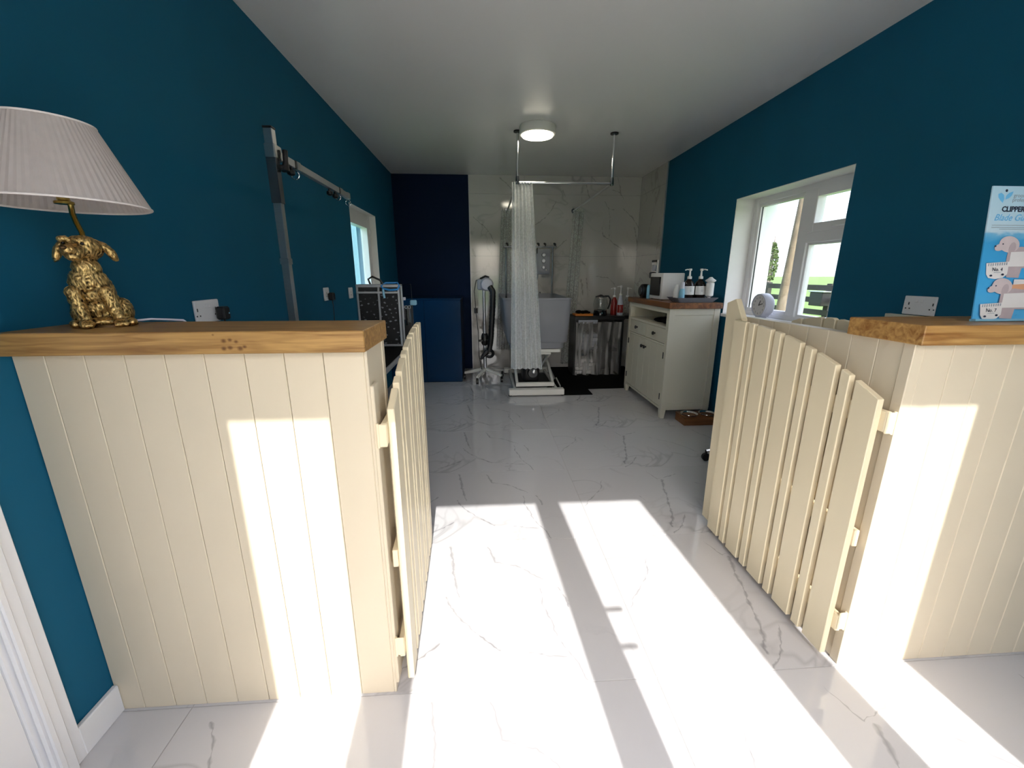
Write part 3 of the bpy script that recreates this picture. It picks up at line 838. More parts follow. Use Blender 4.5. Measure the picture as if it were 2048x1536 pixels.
# ================================================================== SOCKETS
def double_socket(label, x, y0, y1, z0, z1, s, gangs=2, extra=None):
    t = thing('wall_socket', label, 'socket', (x, (y0+y1)/2, z0))
    bm = BM(); box(bm, *sorted((x, x+s*0.010)), y0, y1, z0, z1, bev=0.003); obj('plate', bm, 'upvc', t)
    w = y1-y0
    for g in range(gangs):
        cy = y0 + w*(g+0.5)/gangs
        off = (0.018 if g == 0 else -0.018) if gangs == 2 else 0
        bm = BM(); xa, xb = sorted((x+s*0.0098, x+s*0.0105)); h = z1-z0
        box(bm, xa, xb, cy-off-0.0025-0.008, cy-off+0.0025-0.008, z0+h*0.52, z0+h*0.66)
        box(bm, xa, xb, cy-off-0.018, cy-off-0.012, z0+h*0.30, z0+h*0.36)
        box(bm, xa, xb, cy-off+0.000, cy-off+0.006, z0+h*0.30, z0+h*0.36)
        obj('pin_holes', bm, 'black', t)
        sy = (y0+y1)/2 + (g-0.5)*0.022 if gangs == 2 else cy
        bm = BM(); box(bm, *sorted((x+s*0.009, x+s*0.014)), sy-0.007, sy+0.007, z0+h*0.66, z0+h*0.84, bev=0.002); obj('switch', bm, 'upvc', t)
    return t
double_socket('white double wall socket on the left wall behind the oak ledge', XL, 1.648, 1.794, 1.051, 1.137, 1)
def plug(label, x, y, z, s, mat='black', cable=True):
    t = thing('plug', label, 'plug', (x, y, z))
    bm = BM(); box(bm, *sorted((x, x+s*0.034)), y-0.023, y+0.023, z-0.026, z+0.026, bev=0.006); obj('body', bm, mat, t)
    bm = BM(); sweep(bm, [(x+s*0.018, y, z-0.024), (x+s*0.02, y, z-0.06), (x+s*0.012, y+0.01, z-0.3)], 0.003); obj('cable', bm, mat, t)
    return t
pl = plug('black plug with a tiny blue light in the left double socket', XL+0.0145, 1.776, 1.082, 1)
bm = BM(); box(bm, XL+0.0485, XL+0.0495, 1.784, 1.790, 1.078, 1.084); obj('indicator', bm, 'ltblue', pl)
double_socket('single white wall socket on the left wall between lamp and window', XL, 2.962, 3.05, 1.058, 1.146, 1, 1)
plug('black plug in the single white socket on the left wall', XL+0.0145, 3.03, 1.085, 1)
double_socket('small white wall socket next to the grooming case', XL, 3.50, 3.59, 1.045, 1.131, 1, 1)
double_socket('white double wall socket on the right wall left of the blue display board', XR, 1.742, 1.888, 1.051, 1.136, -1)
tr_ = bx('cable_trunking', 'ivory', None, XR-0.03, XR-0.0005, 1.735, 1.95, 1.02, 1.048, bev=0.002)
tag(tr_, 'short cream strip under the right double socket', 'trunking')

# ================================================================== BLUE DISPLAY BOARD
def print_bg():
    m, nt, b = new_mat('blue_water_print')
    tc = N(nt, 'ShaderNodeTexCoord')
    sp = N(nt, 'ShaderNodeSeparateXYZ'); nt.links.new(tc.outputs['Object'], sp.inputs[0])
    mp = N(nt, 'ShaderNodeMapping'); mp.inputs['Scale'].default_value = (14, 1, 45)
    nt.links.new(tc.outputs['Object'], mp.inputs[0])
    nz = N(nt, 'ShaderNodeTexNoise'); nz.inputs['Scale'].default_value = 1.0; nz.inputs['Detail'].default_value = 4; nz.inputs['Distortion'].default_value = 1.0
    nt.links.new(mp.outputs[0], nz.inputs['Vector'])
    z = math_n(nt, 'ADD', sp.outputs['Z'], math_n(nt, 'MULTIPLY', math_n(nt, 'SUBTRACT', nz.outputs['Fac'], 0.5), 0.030))
    rp = N(nt, 'ShaderNodeValToRGB'); e = rp.color_ramp.elements
    e[0].position = 0.0; e[0].color = (0.10, 0.42, 0.72, 1)
    e[1].position = 1.0; e[1].color = (0.45, 0.66, 0.78, 1)
    for pz, c in ((0.30, (0.06, 0.38, 0.72, 1)), (0.60, (0.05, 0.33, 0.62, 1)), (0.655, (0.16, 0.45, 0.68, 1)), (0.68, (0.52, 0.66, 0.74, 1)), (0.8, (0.50, 0.68, 0.78, 1))):
        q = e.new(pz); q.color = c
    nt.links.new(math_n(nt, 'MULTIPLY', z, 1/0.35), rp.inputs[0])
    nt.links.new(rp.outputs[0], b.inputs['Base Color'])
    b.inputs['Roughness'].default_value = 0.35
    return m
MT['print'] = print_bg()
MT['print_dark'] = paint('navy_ink', (0.025, 0.03, 0.06), 0.5)
MT['print_grey'] = paint('soft_grey_ink', (0.30, 0.34, 0.38), 0.5)
MT['print_blue'] = paint('sky_blue_ink', (0.16, 0.50, 0.80), 0.5)
MT['print_dog'] = paint('pinkish_dog_print', (0.60, 0.50, 0.50), 0.5, var=0.1, scale=40)
MT['print_dog2'] = paint('shaded_dog_print', (0.47, 0.38, 0.39), 0.5, var=0.1, scale=40)
MT['print_card'] = paint('offwhite_print', (0.74, 0.70, 0.68), 0.5)
MT['print_orange'] = paint('orange_print', (0.70, 0.36, 0.20), 0.5)
db = thing('display_board', 'blue printed clipper blade display board leaning at the right edge of the picture', 'display board', (1.342, 1.068, 1.1075))
db.rotation_euler = (R(-5.9), 0, 0)
PW, PH = 0.25, 0.352
def dpart(name, bm, mat, par=None):
    o = obj(name, bm, mat); o.parent = par or db; return o
bm = BM(); box(bm, 0, PW, 0, 0.003, 0, PH); board = dpart('board', bm, 'print')
bm = BM(); prism(bm, [(0.004, 0.003), (0.055, 0.0062), (0.004, 0.22)], 'x', PW*0.5-0.001, PW*0.5+0.001); st = dpart('easel_strut', bm, 'label')
bm = BM(); box(bm, -0.004, PW, -0.012, 0.003, -0.0, 0.006); dpart('foot_lip', bm, 'ltblue')
LAY = [0]
def flat(name, poly, mat, lift=None):
    LAY[0] += 1
    d = -0.0002 - 0.00012*LAY[0]
    bm = BM(); prism(bm, [(u, PH - v) for u, v in poly], 'y', d, d + 0.0001)
    return dpart(name, bm, mat)
def ell(cx, cy, rx, ry, n=20, rot=0):
    return [(cx + rx*math.cos(t)*math.cos(rot) - ry*math.sin(t)*math.sin(rot), cy + rx*math.cos(t)*math.sin(rot) + ry*math.sin(t)*math.cos(rot)) for t in [2*math.pi*k/n for k in range(n)]]
def words(s, u, v, size, mat, shear=0.0, bold=0.0, align='LEFT'):
    LAY[0] += 1
    me = text_mesh(s, size, align, shear, bold, 0.00005)
    o = obj_me('lettering', me, mat); o.parent = db
    o.rotation_euler = (R(90), 0, 0); o.location = (u, -0.0003 - 0.00012*LAY[0], PH - v)
    return o
flat('logo', [(0.018, 0.020), (0.026, 0.017), (0.034, 0.022), (0.037, 0.032), (0.034, 0.042), (0.026, 0.036), (0.019, 0.028)], 'print_blue')
flat('logo', [(0.040, 0.034), (0.041, 0.024), (0.048, 0.017), (0.060, 0.013), (0.057, 0.023), (0.050, 0.030)], 'print_blue')
flat('logo', ell(0.040, 0.0115, 0.0035, 0.0035), 'print_dark')
words('groom', 0.062, 0.028, 0.014, 'print_grey')
words('professional', 0.060, 0.039, 0.014, 'print_grey')
words('CLIPPER', 0.034, 0.064, 0.0185, 'print_dark', 0, 0.0006)
words('Blade Guide', 0.015, 0.087, 0.0235, 'print_blue', 0.35, 0.0002)
for v in (0.0985, 0.104, 0.1085):
    flat('small_print', [(0.012 if v < 0.108 else 0.035, v), (0.235, v), (0.235, v+0.0013), (0.012 if v < 0.108 else 0.035, v+0.0013)], 'print_grey')
def poodle(u, v):
    flat('dog_print', [(u+0.012, v+0.010), (u+0.05, v+0.006), (u+0.11, v+0.014), (u+0.15, v+0.012), (u+0.155, v+0.06), (u+0.14, v+0.085), (u+0.125, v+0.085), (u+0.115, v+0.062), (u+0.06, v+0.062), (u+0.055, v+0.088), (u+0.018, v+0.086), (u+0.010, v+0.05)], 'print_dog2')
    flat('dog_print', ell(u+0.012, v, 0.030, 0.021, 24, 0.15), 'print_dog')
    flat('dog_print', ell(u-0.016, v+0.008, 0.014, 0.009, 16, -0.2), 'print_dog')
    flat('dog_print', ell(u+0.022, v+0.010, 0.010, 0.016, 16, 0.2), 'print_dog2')
    flat('dog_print', ell(u-0.007, v-0.001, 0.0022, 0.0018), 'print_dark')
    flat('dog_print', ell(u-0.028, v+0.005, 0.0025, 0.002), 'print_dark')
    flat('callout', [(u+0.020, v+0.020), (u+0.17, v+0.014), (u+0.17, v+0.056), (u+0.018, v+0.058)], 'print_card')
def blade(u, v, s):
    w, h = 0.066, 0.042
    flat('blade_print', [(u, v), (u+w, v-0.004), (u+w, v+h*0.68), (u+w*0.82, v+h*0.92), (u+w*0.5, v+h), (u+w*0.18, v+h*0.93), (u+0.004, v+h*0.70)], 'print_card')
    for k in range(9):
        uu = u + 0.006 + k*0.0064; vv = v - 0.0005*k*0.8
        flat('blade_teeth', [(uu, vv+0.001), (uu+0.003, vv+0.001), (uu+0.003, vv+0.008), (uu, vv+0.008)], 'print_grey')
    words(s, u+0.018, v+0.021, 0.0135, 'print_dark')
    flat('small_print', [(u+0.024, v+0.0245), (u+0.044, v+0.0240), (u+0.044, v+0.0252), (u+0.024, v+0.0257)], 'print_grey')
    flat('blade_screw', ell(u+0.017, v+0.033, 0.0042, 0.0027), 'print_dark')
    flat('blade_screw', ell(u+0.051, v+0.030, 0.0042, 0.0027), 'print_dark')
poodle(0.060, 0.148); blade(0.013, 0.197, 'No. 4')
flat('price_block', [(0.115, 0.138), (0.16, 0.135), (0.16, 0.143), (0.115, 0.146)], 'print_dark')
flat('price_block', [(0.100, 0.240), (0.17, 0.240), (0.17, 0.262), (0.100, 0.262)], 'print_card')
flat('price_block', [(0.096, 0.254), (0.17, 0.250), (0.17, 0.268), (0.096, 0.266)], 'print_orange')
poodle(0.056, 0.258); blade(0.011, 0.306, 'No. 7')

# ================================================================== GROOMING TABLE, ARM, CASE
gt = thing('grooming_table', 'black topped grooming table mostly hidden behind the left counter', 'table', (-0.77, 2.45, 0))
bm = BM(); box(bm, -1.06, -0.478, 1.985, 3.02, 0.765, 0.797, bev=0.004); obj('table_top', bm, 'rubber', gt)
bm = BM()
for a in ((-1.063, -0.475, 1.979, 1.985), (-1.063, -0.475, 3.02, 3.026), (-0.478, -0.472, 1.979, 3.026), (-1.066, -1.06, 1.979, 3.026)): box(bm, *a, 0.768, 0.795)
obj('edge_trim', bm, 'alu', gt)
for x in (-1.03, -0.52):
    for y in (2.04, 2.94):
        bm = BM(); box(bm, x-0.015, x+0.015, y-0.015, y+0.015, 0, 0.766); obj('leg', bm, 'dark_metal', gt)
for x in (-1.03, -0.52): bx('stretcher', 'dark_metal', gt, x-0.01, x+0.01, 2.04, 2.94, 0.2, 0.225)

ga = thing('grooming_gallows', 'tall square steel grooming post with a horizontal loop arm against the left wall', 'grooming arm', (-0.85, 1.945, 0.797))
px, py = -0.852, 1.945
bm = BM(); box(bm, px-0.016, px+0.016, py-0.016, py+0.016, 0.70, 1.70, bev=0.002); obj('lower_post', bm, 'steel', ga)
bm = BM(); box(bm, px-0.0195, px+0.0195, py-0.0195, py+0.0195, 1.52, 1.712, bev=0.002); obj('sleeve', bm, 'dark_metal', ga)
bm = BM(); box(bm, px-0.017, px+0.017, py-0.017, py+0.017, 1.712, 1.80, bev=0.002); obj('upper_post', bm, 'steel', ga)
bm = BM(); box(bm, px-0.0185, px+0.0185, py-0.0185, py+0.0185, 1.80, 1.808, bev=0.002); obj('end_cap', bm, 'black', ga)
bm = BM(); box(bm, px-0.019, px+0.019, py-0.019, py+0.019, 1.275, 1.30, bev=0.002); obj('collar', bm, 'steel', ga)
bm = BM(); box(bm, px-0.028, px+0.028, py-0.03, py+0.09, 0.70, 0.764, bev=0.004); box(bm, px-0.028, px+0.028, py-0.030, py+0.033, 0.70, 0.84, bev=0.003); obj('table_clamp', bm, 'dark_metal', ga)
arm = BM(); box(arm, px-0.012, px+0.012, py+0.02, 2.93, 1.698, 1.730, bev=0.002)
ao = obj('arm', arm, 'alu', ga)
for (ya, yb_) in ((2.155, 2.195), (2.745, 2.80), (2.895, 2.94)):
    bm = BM(); box(bm, px-0.0145, px+0.0145, ya, yb_, 1.6955, 1.7325, bev=0.002); obj('clamp_sleeve', bm, 'steel', ao)
for ya in (2.135, 2.735):
    bm = BM(); box(bm, px-0.0142, px+0.0142, ya, ya+0.016, 1.697, 1.731); obj('dark_band', bm, 'black', ao)
for ya in (2.045, 2.11, 2.60, 2.69):
    bm = BM(); lathe(bm, [(0.006, 1.698), (0.007, 1.688), (0.017, 1.682), (0.017, 1.668), (0.009, 1.662)], (px, ya, 0), 14); obj('thumb_knob', bm, 'black', ao, True)
for ya, rr in ((2.15, 0.018), (2.735, 0.015), (2.925, 0.016)):
    bm = BM(); torus(bm, (px, ya, 1.690-rr), rr, 0.003, 'y', 18, 6); obj('hanging_ring', bm, 'chrome', ao, True)
bm = BM(); box(bm, px+0.012, px+0.034, py+0.018, py+0.045, 1.655, 1.675, bev=0.004)
sweep(bm, [(px+0.034, py+0.03, 1.652), (px+0.036, py+0.034, 1.69), (px+0.036, py+0.04, 1.732)], [0.016, 0.010, 0.011])
obj('clamp_lever', bm, 'black', ga, True)
bm = BM(); box(bm, px-0.021, px+0.021, py-0.021, py+0.045, 1.690, 1.745, bev=0.004); obj('arm_bracket', bm, 'steel', ga)

gc = thing('grooming_case', 'black dog-print case in a silver frame standing on the grooming table', 'case', (-0.63, 2.70, 0.797))
cx0, cx1, cy0, cy1, cz0, cz1 = -0.765, -0.508, 2.62, 2.715, 0.7975, 1.175
bx('case_body', 'black', gc, cx0+0.008, cx1-0.008, cy0+0.006, cy1, cz0+0.01, cz1-0.012)
xm = -0.633
for a, b_ in ((cx0+0.012, xm-0.006), (xm+0.006, cx1-0.012)):
    bx('print_panel', 'dogprint', gc, a, b_, cy0+0.003, cy0+0.007, cz0+0.018, cz1-0.03)
for xx in (cx0, xm-0.006, cx1-0.013):
    bm = BM(); box(bm, xx, xx+0.013, cy0-0.004, cy0+0.010, cz0, cz1-0.004, bev=0.003); obj('frame_upright', bm, 'alu', gc)
for xx in (cx0, cx1-0.013):
    bm = BM(); box(bm, xx, xx+0.013, cy1-0.008, cy1+0.004, cz0, cz1-0.004, bev=0.003); obj('frame_upright', bm, 'alu', gc)
for zz in (cz0, cz1-0.055, cz1-0.018):
    bm = BM(); box(bm, cx0, cx1, cy0-0.005, cy0+0.008, zz, zz+0.014, bev=0.003); obj('frame_rail', bm, 'alu', gc)
bm = BM(); box(bm, cx0, cx1, cy0-0.004, cy1, cz1-0.012, cz1, bev=0.003); obj('lid', bm, 'alu', gc)
bm = BM(); sweep(bm, [(-0.69, 2.67, cz1), (-0.70, 2.67, cz1+0.03), (-0.675, 2.67, cz1+0.045), (-0.63, 2.67, cz1+0.025), (-0.615, 2.67, cz1)], 0.006, 8); obj('carry_handle', bm, 'black', gc, True)
bm = BM(); sweep(bm, [(-0.612, 2.612, 1.165), (-0.60, 2.606, 1.150), (-0.56, 2.604, 1.142), (-0.515, 2.606, 1.146), (-0.505, 2.612, 1.165), (-0.52, 2.64, 1.183), (-0.59, 2.64, 1.183)], 0.006, 8, closed=True)
ld = thing('lead_loop', 'bright blue looped lead draped over the case top', 'lead', (-0.56, 2.62, 1.14))
obj('loop', bm, 'blue', ld, True)
bm = BM(); sweep(bm, [(-0.60, 2.602, 1.148), (-0.598, 2.60, 1.12), (-0.594, 2.60, 1.095)], 0.007, 8); obj('tail', bm, 'ltblue', ld, True)

tc_ = thing('tool_caddy', 'black tool pouch beside the dog-print case, holding steel tools', 'caddy', (-0.51, 2.88, 0.797))
bm = BM(); box(bm, -0.555, -0.478, 2.85, 2.90, 0.7975, 1.03, bev=0.006); obj('pouch', bm, 'black', tc_)
bm = BM(); sweep(bm, [(-0.552, 2.895, 1.02), (-0.552, 2.895, 1.17), (-0.484, 2.895, 1.17), (-0.480, 2.895, 1.02)], 0.0022, 6); obj('wire_frame', bm, 'dark_metal', tc_)
for i, (x, z0, z1, mt, lb, nm) in enumerate(((-0.538, 0.94, 1.088, 'bottle_white', 'white handled brush, leftmost tool in the black pouch', 'brush'),
        (-0.515, 0.90, 1.035, 'chrome', 'slim steel comb, middle tool in the black pouch', 'comb'), (-0.495, 0.92, 1.035, 'chrome', 'slim steel scissors, rightmost tool in the black pouch', 'scissors'))):
    t = thing(nm, lb, 'grooming tool', (x, 2.845, z0))
    bm = BM(); box(bm, x-0.008, x+0.008, 2.840, 2.8495, z0, z1-0.02, bev=0.002); obj('shaft', bm, mt, t)
    bm = BM()
    if nm == 'brush': box(bm, x-0.014, x+0.024, 2.838, 2.8495, z1-0.02, z1, bev=0.003)
    else: torus(bm, (x, 2.845, z1-0.012), 0.009, 0.003, 'y', 14, 6)
    obj('grip', bm, mt, t)
bm = BM(); box(bm, -0.488, -0.446, 2.84, 2.87, 1.035, 1.068, bev=0.005); tag(obj('clip', bm, 'ltblue'), 'pale blue clip on the rim of the black tool pouch', 'clip')

# ================================================================== NAVY CABINET
nc = thing('low_cabinet', 'glossy navy low cabinet in the far left corner', 'cabinet', (-0.67, 5.18, 0))
bx('carcass', 'navy', nc, XL+0.002, -0.268, 4.83, YB-0.002, 0.0, 0.955)
bm = BM(); box(bm, XL+0.002, -0.258, 4.812, YB-0.002, 0.955, 0.973, bev=0.002); obj('cabinet_top', bm, 'navy_gloss', nc)
for a, b_ in ((XL+0.004, -0.675), (-0.672, -0.264)):
    bm = BM(); box(bm, a, b_, 4.814, 4.83, 0.006, 0.953, bev=0.002); obj('door', bm, 'navy_gloss', nc)

# ================================================================== DRYER ON A STAND
ds = thing('stand_dryer', 'white pet dryer with a black hose on a castor stand before the marble wall', 'dryer', (0.0, 4.90, 0))
DX, DY = 0.005, 4.93
for k in range(5):
    a = R(90 + 72*k + 14)
    ex, ey = DX + 0.25*math.cos(a), DY + 0.25*math.sin(a)
    bm = BM(); sweep(bm, [(DX+0.02*math.cos(a), DY+0.02*math.sin(a), 0.125), (DX+0.12*math.cos(a), DY+0.12*math.sin(a), 0.105), (ex, ey, 0.082)], [0.026, 0.021, 0.016], 8); lg = obj('leg', bm, 'lift', ds, True)
    bm = BM(); lathe(bm, [(0.015, -0.016), (0.034, -0.013), (0.034, 0.013), (0.015, 0.016)], (ex, ey, 0.0345), 16, 'x'); sweep(bm, [(ex, ey, 0.03), (ex, ey, 0.075)], 0.007, 8); obj('castor', bm, 'black', lg, True)
bm = BM(); sweep(bm, [(DX, DY, 0.10), (DX, DY, 0.60)], 0.021, 12); sweep(bm, [(DX, DY, 0.55), (DX, DY, 1.09)], 0.017, 12); obj('pole', bm, 'alu', ds, True)
bm = BM(); lathe(bm, [(0.030, 0.42), (0.042, 0.44), (0.042, 0.53), (0.030, 0.56)], (DX, DY, 0), 16); sweep(bm, [(DX-0.075, DY-0.02, 0.475), (DX+0.07, DY-0.02, 0.485)], 0.014, 10); obj('height_clamp', bm, 'black', ds, True)
bm = BM()   # bracket box + round motor housing
box(bm, DX-0.075, DX+0.010, DY-0.05, DY+0.06, 1.06, 1.185, bev=0.02, seg=3); obj('bracket_housing', bm, 'grey', ds, True)
bm = BM(); lathe(bm, [(0.03, -0.105), (0.060, -0.095), (0.075, -0.06), (0.075, 0.05), (0.05, 0.075)], (DX+0.035, DY-0.02, 1.125), 24, 'y'); obj('motor_housing', bm, 'bottle_white', ds, True)
bm = BM()
pts = [(DX+0.065, DY-0.11, 1.10), (DX+0.10, DY-0.13, 1.05), (DX+0.098, DY-0.13, 0.90), (DX+0.085, DY-0.12, 0.72), (DX+0.075, DY-0.11, 0.55), (DX+0.065, DY-0.10, 0.45), (DX+0.045, DY-0.10, 0.36)]
fine = []
for i in range(len(pts)-1):
    for k in range(8):
        f = k/8; fine.append(tuple(pts[i][j]*(1-f)+pts[i+1][j]*f for j in range(3)))
sweep(bm, fine, [0.031 + (0.003 if i % 2 else 0) for i in range(len(fine))], 12); obj('hose', bm, 'black', ds, True)
bm = BM(); torus(bm, (DX+0.055, DY-0.10, 0.335), 0.040, 0.017, 'y', 20, 8); sweep(bm, [(DX+0.03, DY-0.10, 0.36), (DX-0.02, DY-0.11, 0.31), (DX-0.05, DY-0.115, 0.27)], [0.03, 0.022, 0.012], 10); obj('nozzle', bm, 'black', ds, True)
bm = BM(); sweep(bm, [(DX-0.03, DY-0.02, 1.18), (DX-0.085, DY-0.04, 1.17), (DX-0.11, DY-0.05, 1.05), (DX-0.10, DY-0.05, 0.9), (DX-0.095, DY-0.05, 0.80), (DX-0.075, DY-0.05, 0.6), (DX-0.07, DY-0.04, 0.3), (DX-0.04, DY-0.03, 0.13)], 0.005, 8)
sweep(bm, [(DX-0.097, DY-0.05, 0.86), (DX-0.095, DY-0.05, 0.80)], 0.02, 10); sweep(bm, [(DX-0.04, DY-0.03, 1.185), (DX+0.02, DY-0.05, 1.215), (DX+0.06, DY-0.06, 1.20)], 0.011, 8)
obj('power_cord', bm, 'black', ds, True)

# ================================================================== TUB ON A LIFT
TX0, TX1, TY0, TY1 = 0.185, 0.892, 4.20, 5.34
tub = thing('pet_bath', 'grey pet bath tub with a rail of black knobs, raised on a white scissor lift', 'bath', (0.54, 4.75, 0))
def rrect(x0, x1, y0, y1, r, z, n=5):
    pts = []
    for (cx, cy, a0) in ((x1-r, y0+r, -90), (x1-r, y1-r, 0), (x0+r, y1-r, 90), (x0+r, y0+r, 180)):
        for k in range(n+1):
            a = R(a0 + 90*k/n); pts.append((cx+r*math.cos(a), cy+r*math.sin(a), z))
    return pts
def loft(bm, rings, cap0=True, cap1=True):
    vs = [[bm.verts.new(p) for p in ring] for ring in rings]
    n = len(vs[0])
    for A, B in zip(vs, vs[1:]):
        for k in range(n): bm.faces.new((A[k], A[(k+1) % n], B[(k+1) % n], B[k]))
    if cap0: bm.faces.new(list(reversed(vs[0])))
    if cap1: bm.faces.new(vs[-1])
bm = BM()
loft(bm, [rrect(0.290, 0.800, TY0+0.07, TY1-0.05, 0.06, 0.482), rrect(0.270, 0.828, TY0+0.045, TY1-0.03, 0.06, 0.49), rrect(0.266, 0.834, TY0+0.04, TY1-0.03, 0.06, 0.552),
          rrect(0.246, 0.854, TY0+0.020, TY1-0.02, 0.06, 0.554), rrect(0.238, 0.862, TY0+0.014, TY1-0.02, 0.06, 0.565), rrect(0.212, 0.878, TY0+0.006, TY1-0.01, 0.06, 0.78), rrect(TX0+0.006, TX1-0.006, TY0, TY1, 0.06, 0.985),
          rrect(TX0, TX1, TY0-0.006, TY1+0.006, 0.062, 0.988), rrect(TX0, TX1, TY0-0.006, TY1+0.006, 0.062, 1.005),
          rrect(TX0+0.03, TX1-0.03, TY0+0.03, TY1-0.03, 0.05, 1.005), rrect(TX0+0.045, TX1-0.045, TY0+0.05, TY1-0.05, 0.05, 0.7), rrect(0.30, 0.79, TY0+0.10, TY1-0.08, 0.05, 0.575)])
obj('tub_shell', bm, 'tub', tub, True)
bm = BM(); box(bm, 0.29, 0.79, TY0+0.10, TY1-0.08, 0.577, 0.585); box(bm, 0.25, 0.83, TY0+0.06, TY0+0.075, 0.90, 1.00); obj('rubber_liner', bm, 'rubber', tub)
bm = BM(); box(bm, 0.285, 0.79, TY0+0.05, TY1-0.1, 0.448, 0.4815, bev=0.004); obj('lift_platform', bm, 'lift', tub)
bm = BM(); box(bm, 0.247, 0.828, 4.150, 4.232, 0.012, 0.075, bev=0.006); bs = obj('lift_base_bar', bm, 'lift', tub)
bm = BM(); box(bm, 0.247, 0.828, 5.18, 5.26, 0.012, 0.075, bev=0.006); obj('lift_base_bar', bm, 'lift', tub)
for x in (0.30, 0.745):
    bm = BM(); box(bm, x, x+0.03, 4.232, 5.18, 0.02, 0.06, bev=0.003); obj('lift_base_rail', bm, 'lift', tub)
for x in (0.262, 0.813):
    for y in (4.19, 5.22):
        bm = BM(); lathe(bm, [(0.018, 0.0), (0.018, 0.012)], (x, y, 0), 12); obj('rubber_foot', bm, 'rubber', tub)
# scissor frames: two tilted rectangles crossing
def bar(bm, a, b_, w, h):
    a, b_ = Vector(a), Vector(b_); d = (b_-a).normalized(); s = Vector((1,0,0)) if abs(d.x) < 0.9 else Vector((0,1,0)); u = s.cross(d).normalized()
    vs = []
    for p in (a, b_):
        for (i, j) in ((-1,-1),(1,-1),(1,1),(-1,1)): vs.append(bm.verts.new(p + s*(i*w/2) + u*(j*h/2)))
    for f in ((0,1,2,3),(7,6,5,4),(0,4,5,1),(1,5,6,2),(2,6,7,3),(3,7,4,0)): bm.faces.new([vs[i] for i in f])
bm = BM()
for x in (0.34, 0.72): bar(bm, (x, 4.26, 0.105), (x, 5.10, 0.435), 0.026, 0.035)
bar(bm, (0.327, 4.26, 0.105), (0.733, 4.26, 0.105), 0.035, 0.04); bar(bm, (0.327, 5.10, 0.435), (0.733, 5.10, 0.435), 0.03, 0.03)
obj('scissor_frame', bm, 'lift', tub)
bm = BM()
for x in (0.372, 0.688): bar(bm, (x, 5.10, 0.10), (x, 4.30, 0.435), 0.022, 0.032)
bar(bm, (0.372, 4.30, 0.435), (0.688, 4.30, 0.435), 0.03, 0.03); bar(bm, (0.372, 5.10, 0.10), (0.688, 5.10, 0.10), 0.03, 0.03)
obj('scissor_frame', bm, 'lift', tub)
bm = BM(); bar(bm, (0.735, 4.55, 0.43), (0.60, 4.45, 0.22), 0.018, 0.018); bar(bm, (0.76, 4.30, 0.16), (0.795, 4.22, 0.085), 0.012, 0.02); obj('release_lever', bm, 'steel', tub)
bm = BM(); box(bm, 0.42, 0.60, 4.42, 4.75, 0.07, 0.27, bev=0.04, seg=3); box(bm, 0.34, 0.72, 4.36, 4.85, 0.062, 0.085, bev=0.005); lathe(bm, [(0.05, 4.36), (0.06, 4.38), (0.06, 4.43)], (0.52, 0, 0.20), 18, 'y'); mo = obj('lift_motor', bm, 'black', tub, True)
bm = BM(); ball(bm, (0.53, 4.362, 0.215), (0.022, 0.01, 0.03), 2); obj('motor_badge', bm, 'steel', mo)
# knobbed hanging rail rising from the tub's back
for x in (0.282, 0.855):
    bm = BM(); sweep(bm, [(x, 5.30, 0.93), (x, 5.30, 1.555)], 0.010, 10); obj('rail_post', bm, 'dark_metal', tub, True)
bm = BM(); box(bm, 0.25, 0.90, 5.285, 5.315, 1.548, 1.568, bev=0.004); hr = obj('hanging_rail', bm, 'dark_metal', tub)
for x in (0.30, 0.60, 0.68, 0.76, 0.88):
    bm = BM(); sweep(bm, [(x+0.004, 5.30, 1.56), (x, 5.29, 1.585)], 0.007, 8); ball(bm, (x-0.006, 5.285, 1.592), (0.020, 0.012, 0.014), 2, Matrix.Rotation(R(30), 3, 'Y')); obj('knob', bm, 'black', hr, True)
bm = BM(); box(bm, 0.655, 0.668, 5.28, 5.29, 1.48, 1.55); obj('strap', bm, 'black', hr)

# shower control on the wall
su = thing('shower_unit', 'grey electric shower control box on the marble wall above the tub', 'shower', (0.76, YB-0.05, 1.24))
bm = BM(); box(bm, 0.672, 0.852, YB-0.095, YB-0.0125, 1.235, 1.545, bev=0.012, seg=2); obj('housing', bm, 'grey', su, True)
for (zz, r) in ((1.47, 0.026), (1.40, 0.030), (1.32, 0.022)):
    bm = BM(); lathe(bm, [(r, 0), (r, -0.012), (r*0.7, -0.02)], (0.765, YB-0.095, zz), 20, 'y'); obj('dial', bm, 'alu', su, True)
bm = BM(); ball(bm, (0.80, YB-0.097, 1.29), (0.01, 0.004, 0.01), 2); obj('button', bm, 'chrome', su)
bm = BM(); sweep(bm, [(0.70, YB-0.05, 1.235), (0.68, YB-0.08, 1.10), (0.70, YB-0.1, 0.98), (0.74, YB-0.12, 0.95), (0.72, YB-0.13, 1.02)], 0.008, 8); obj('hose', bm, 'chrome', su, True)

# ================================================================== CURTAIN RAIL AND CURTAINS
RY, RZ = 3.92, 2.003
cr_ = thing('curtain_rail', 'chrome shower curtain rail hung from two ceiling rods', 'curtain rail', (0.72, RY, RZ))
for x in (0.309, 1.140):
    bm = BM(); sweep(bm, [(x, RY, RZ), (x, RY, ZC-0.012)], 0.0105, 12); rd = obj('ceiling_rod', bm, 'chrome', cr_, True)
    bm = BM(); lathe(bm, [(0.034, ZC-0.012), (0.034, ZC-0.001)], (x, RY, 0), 20); obj('flange', bm, 'black', rd, True)
    bm = BM(); lathe(bm, [(0.014, RZ-0.016), (0.017, RZ), (0.014, RZ+0.05)], (x, RY, 0), 14); obj('corner_joint', bm, 'dark_metal', cr_, True)
bm = BM(); sweep(bm, [(0.309, RY, RZ), (1.140, RY, RZ)], 0.0115, 12); obj('front_bar', bm, 'chrome', cr_, True)
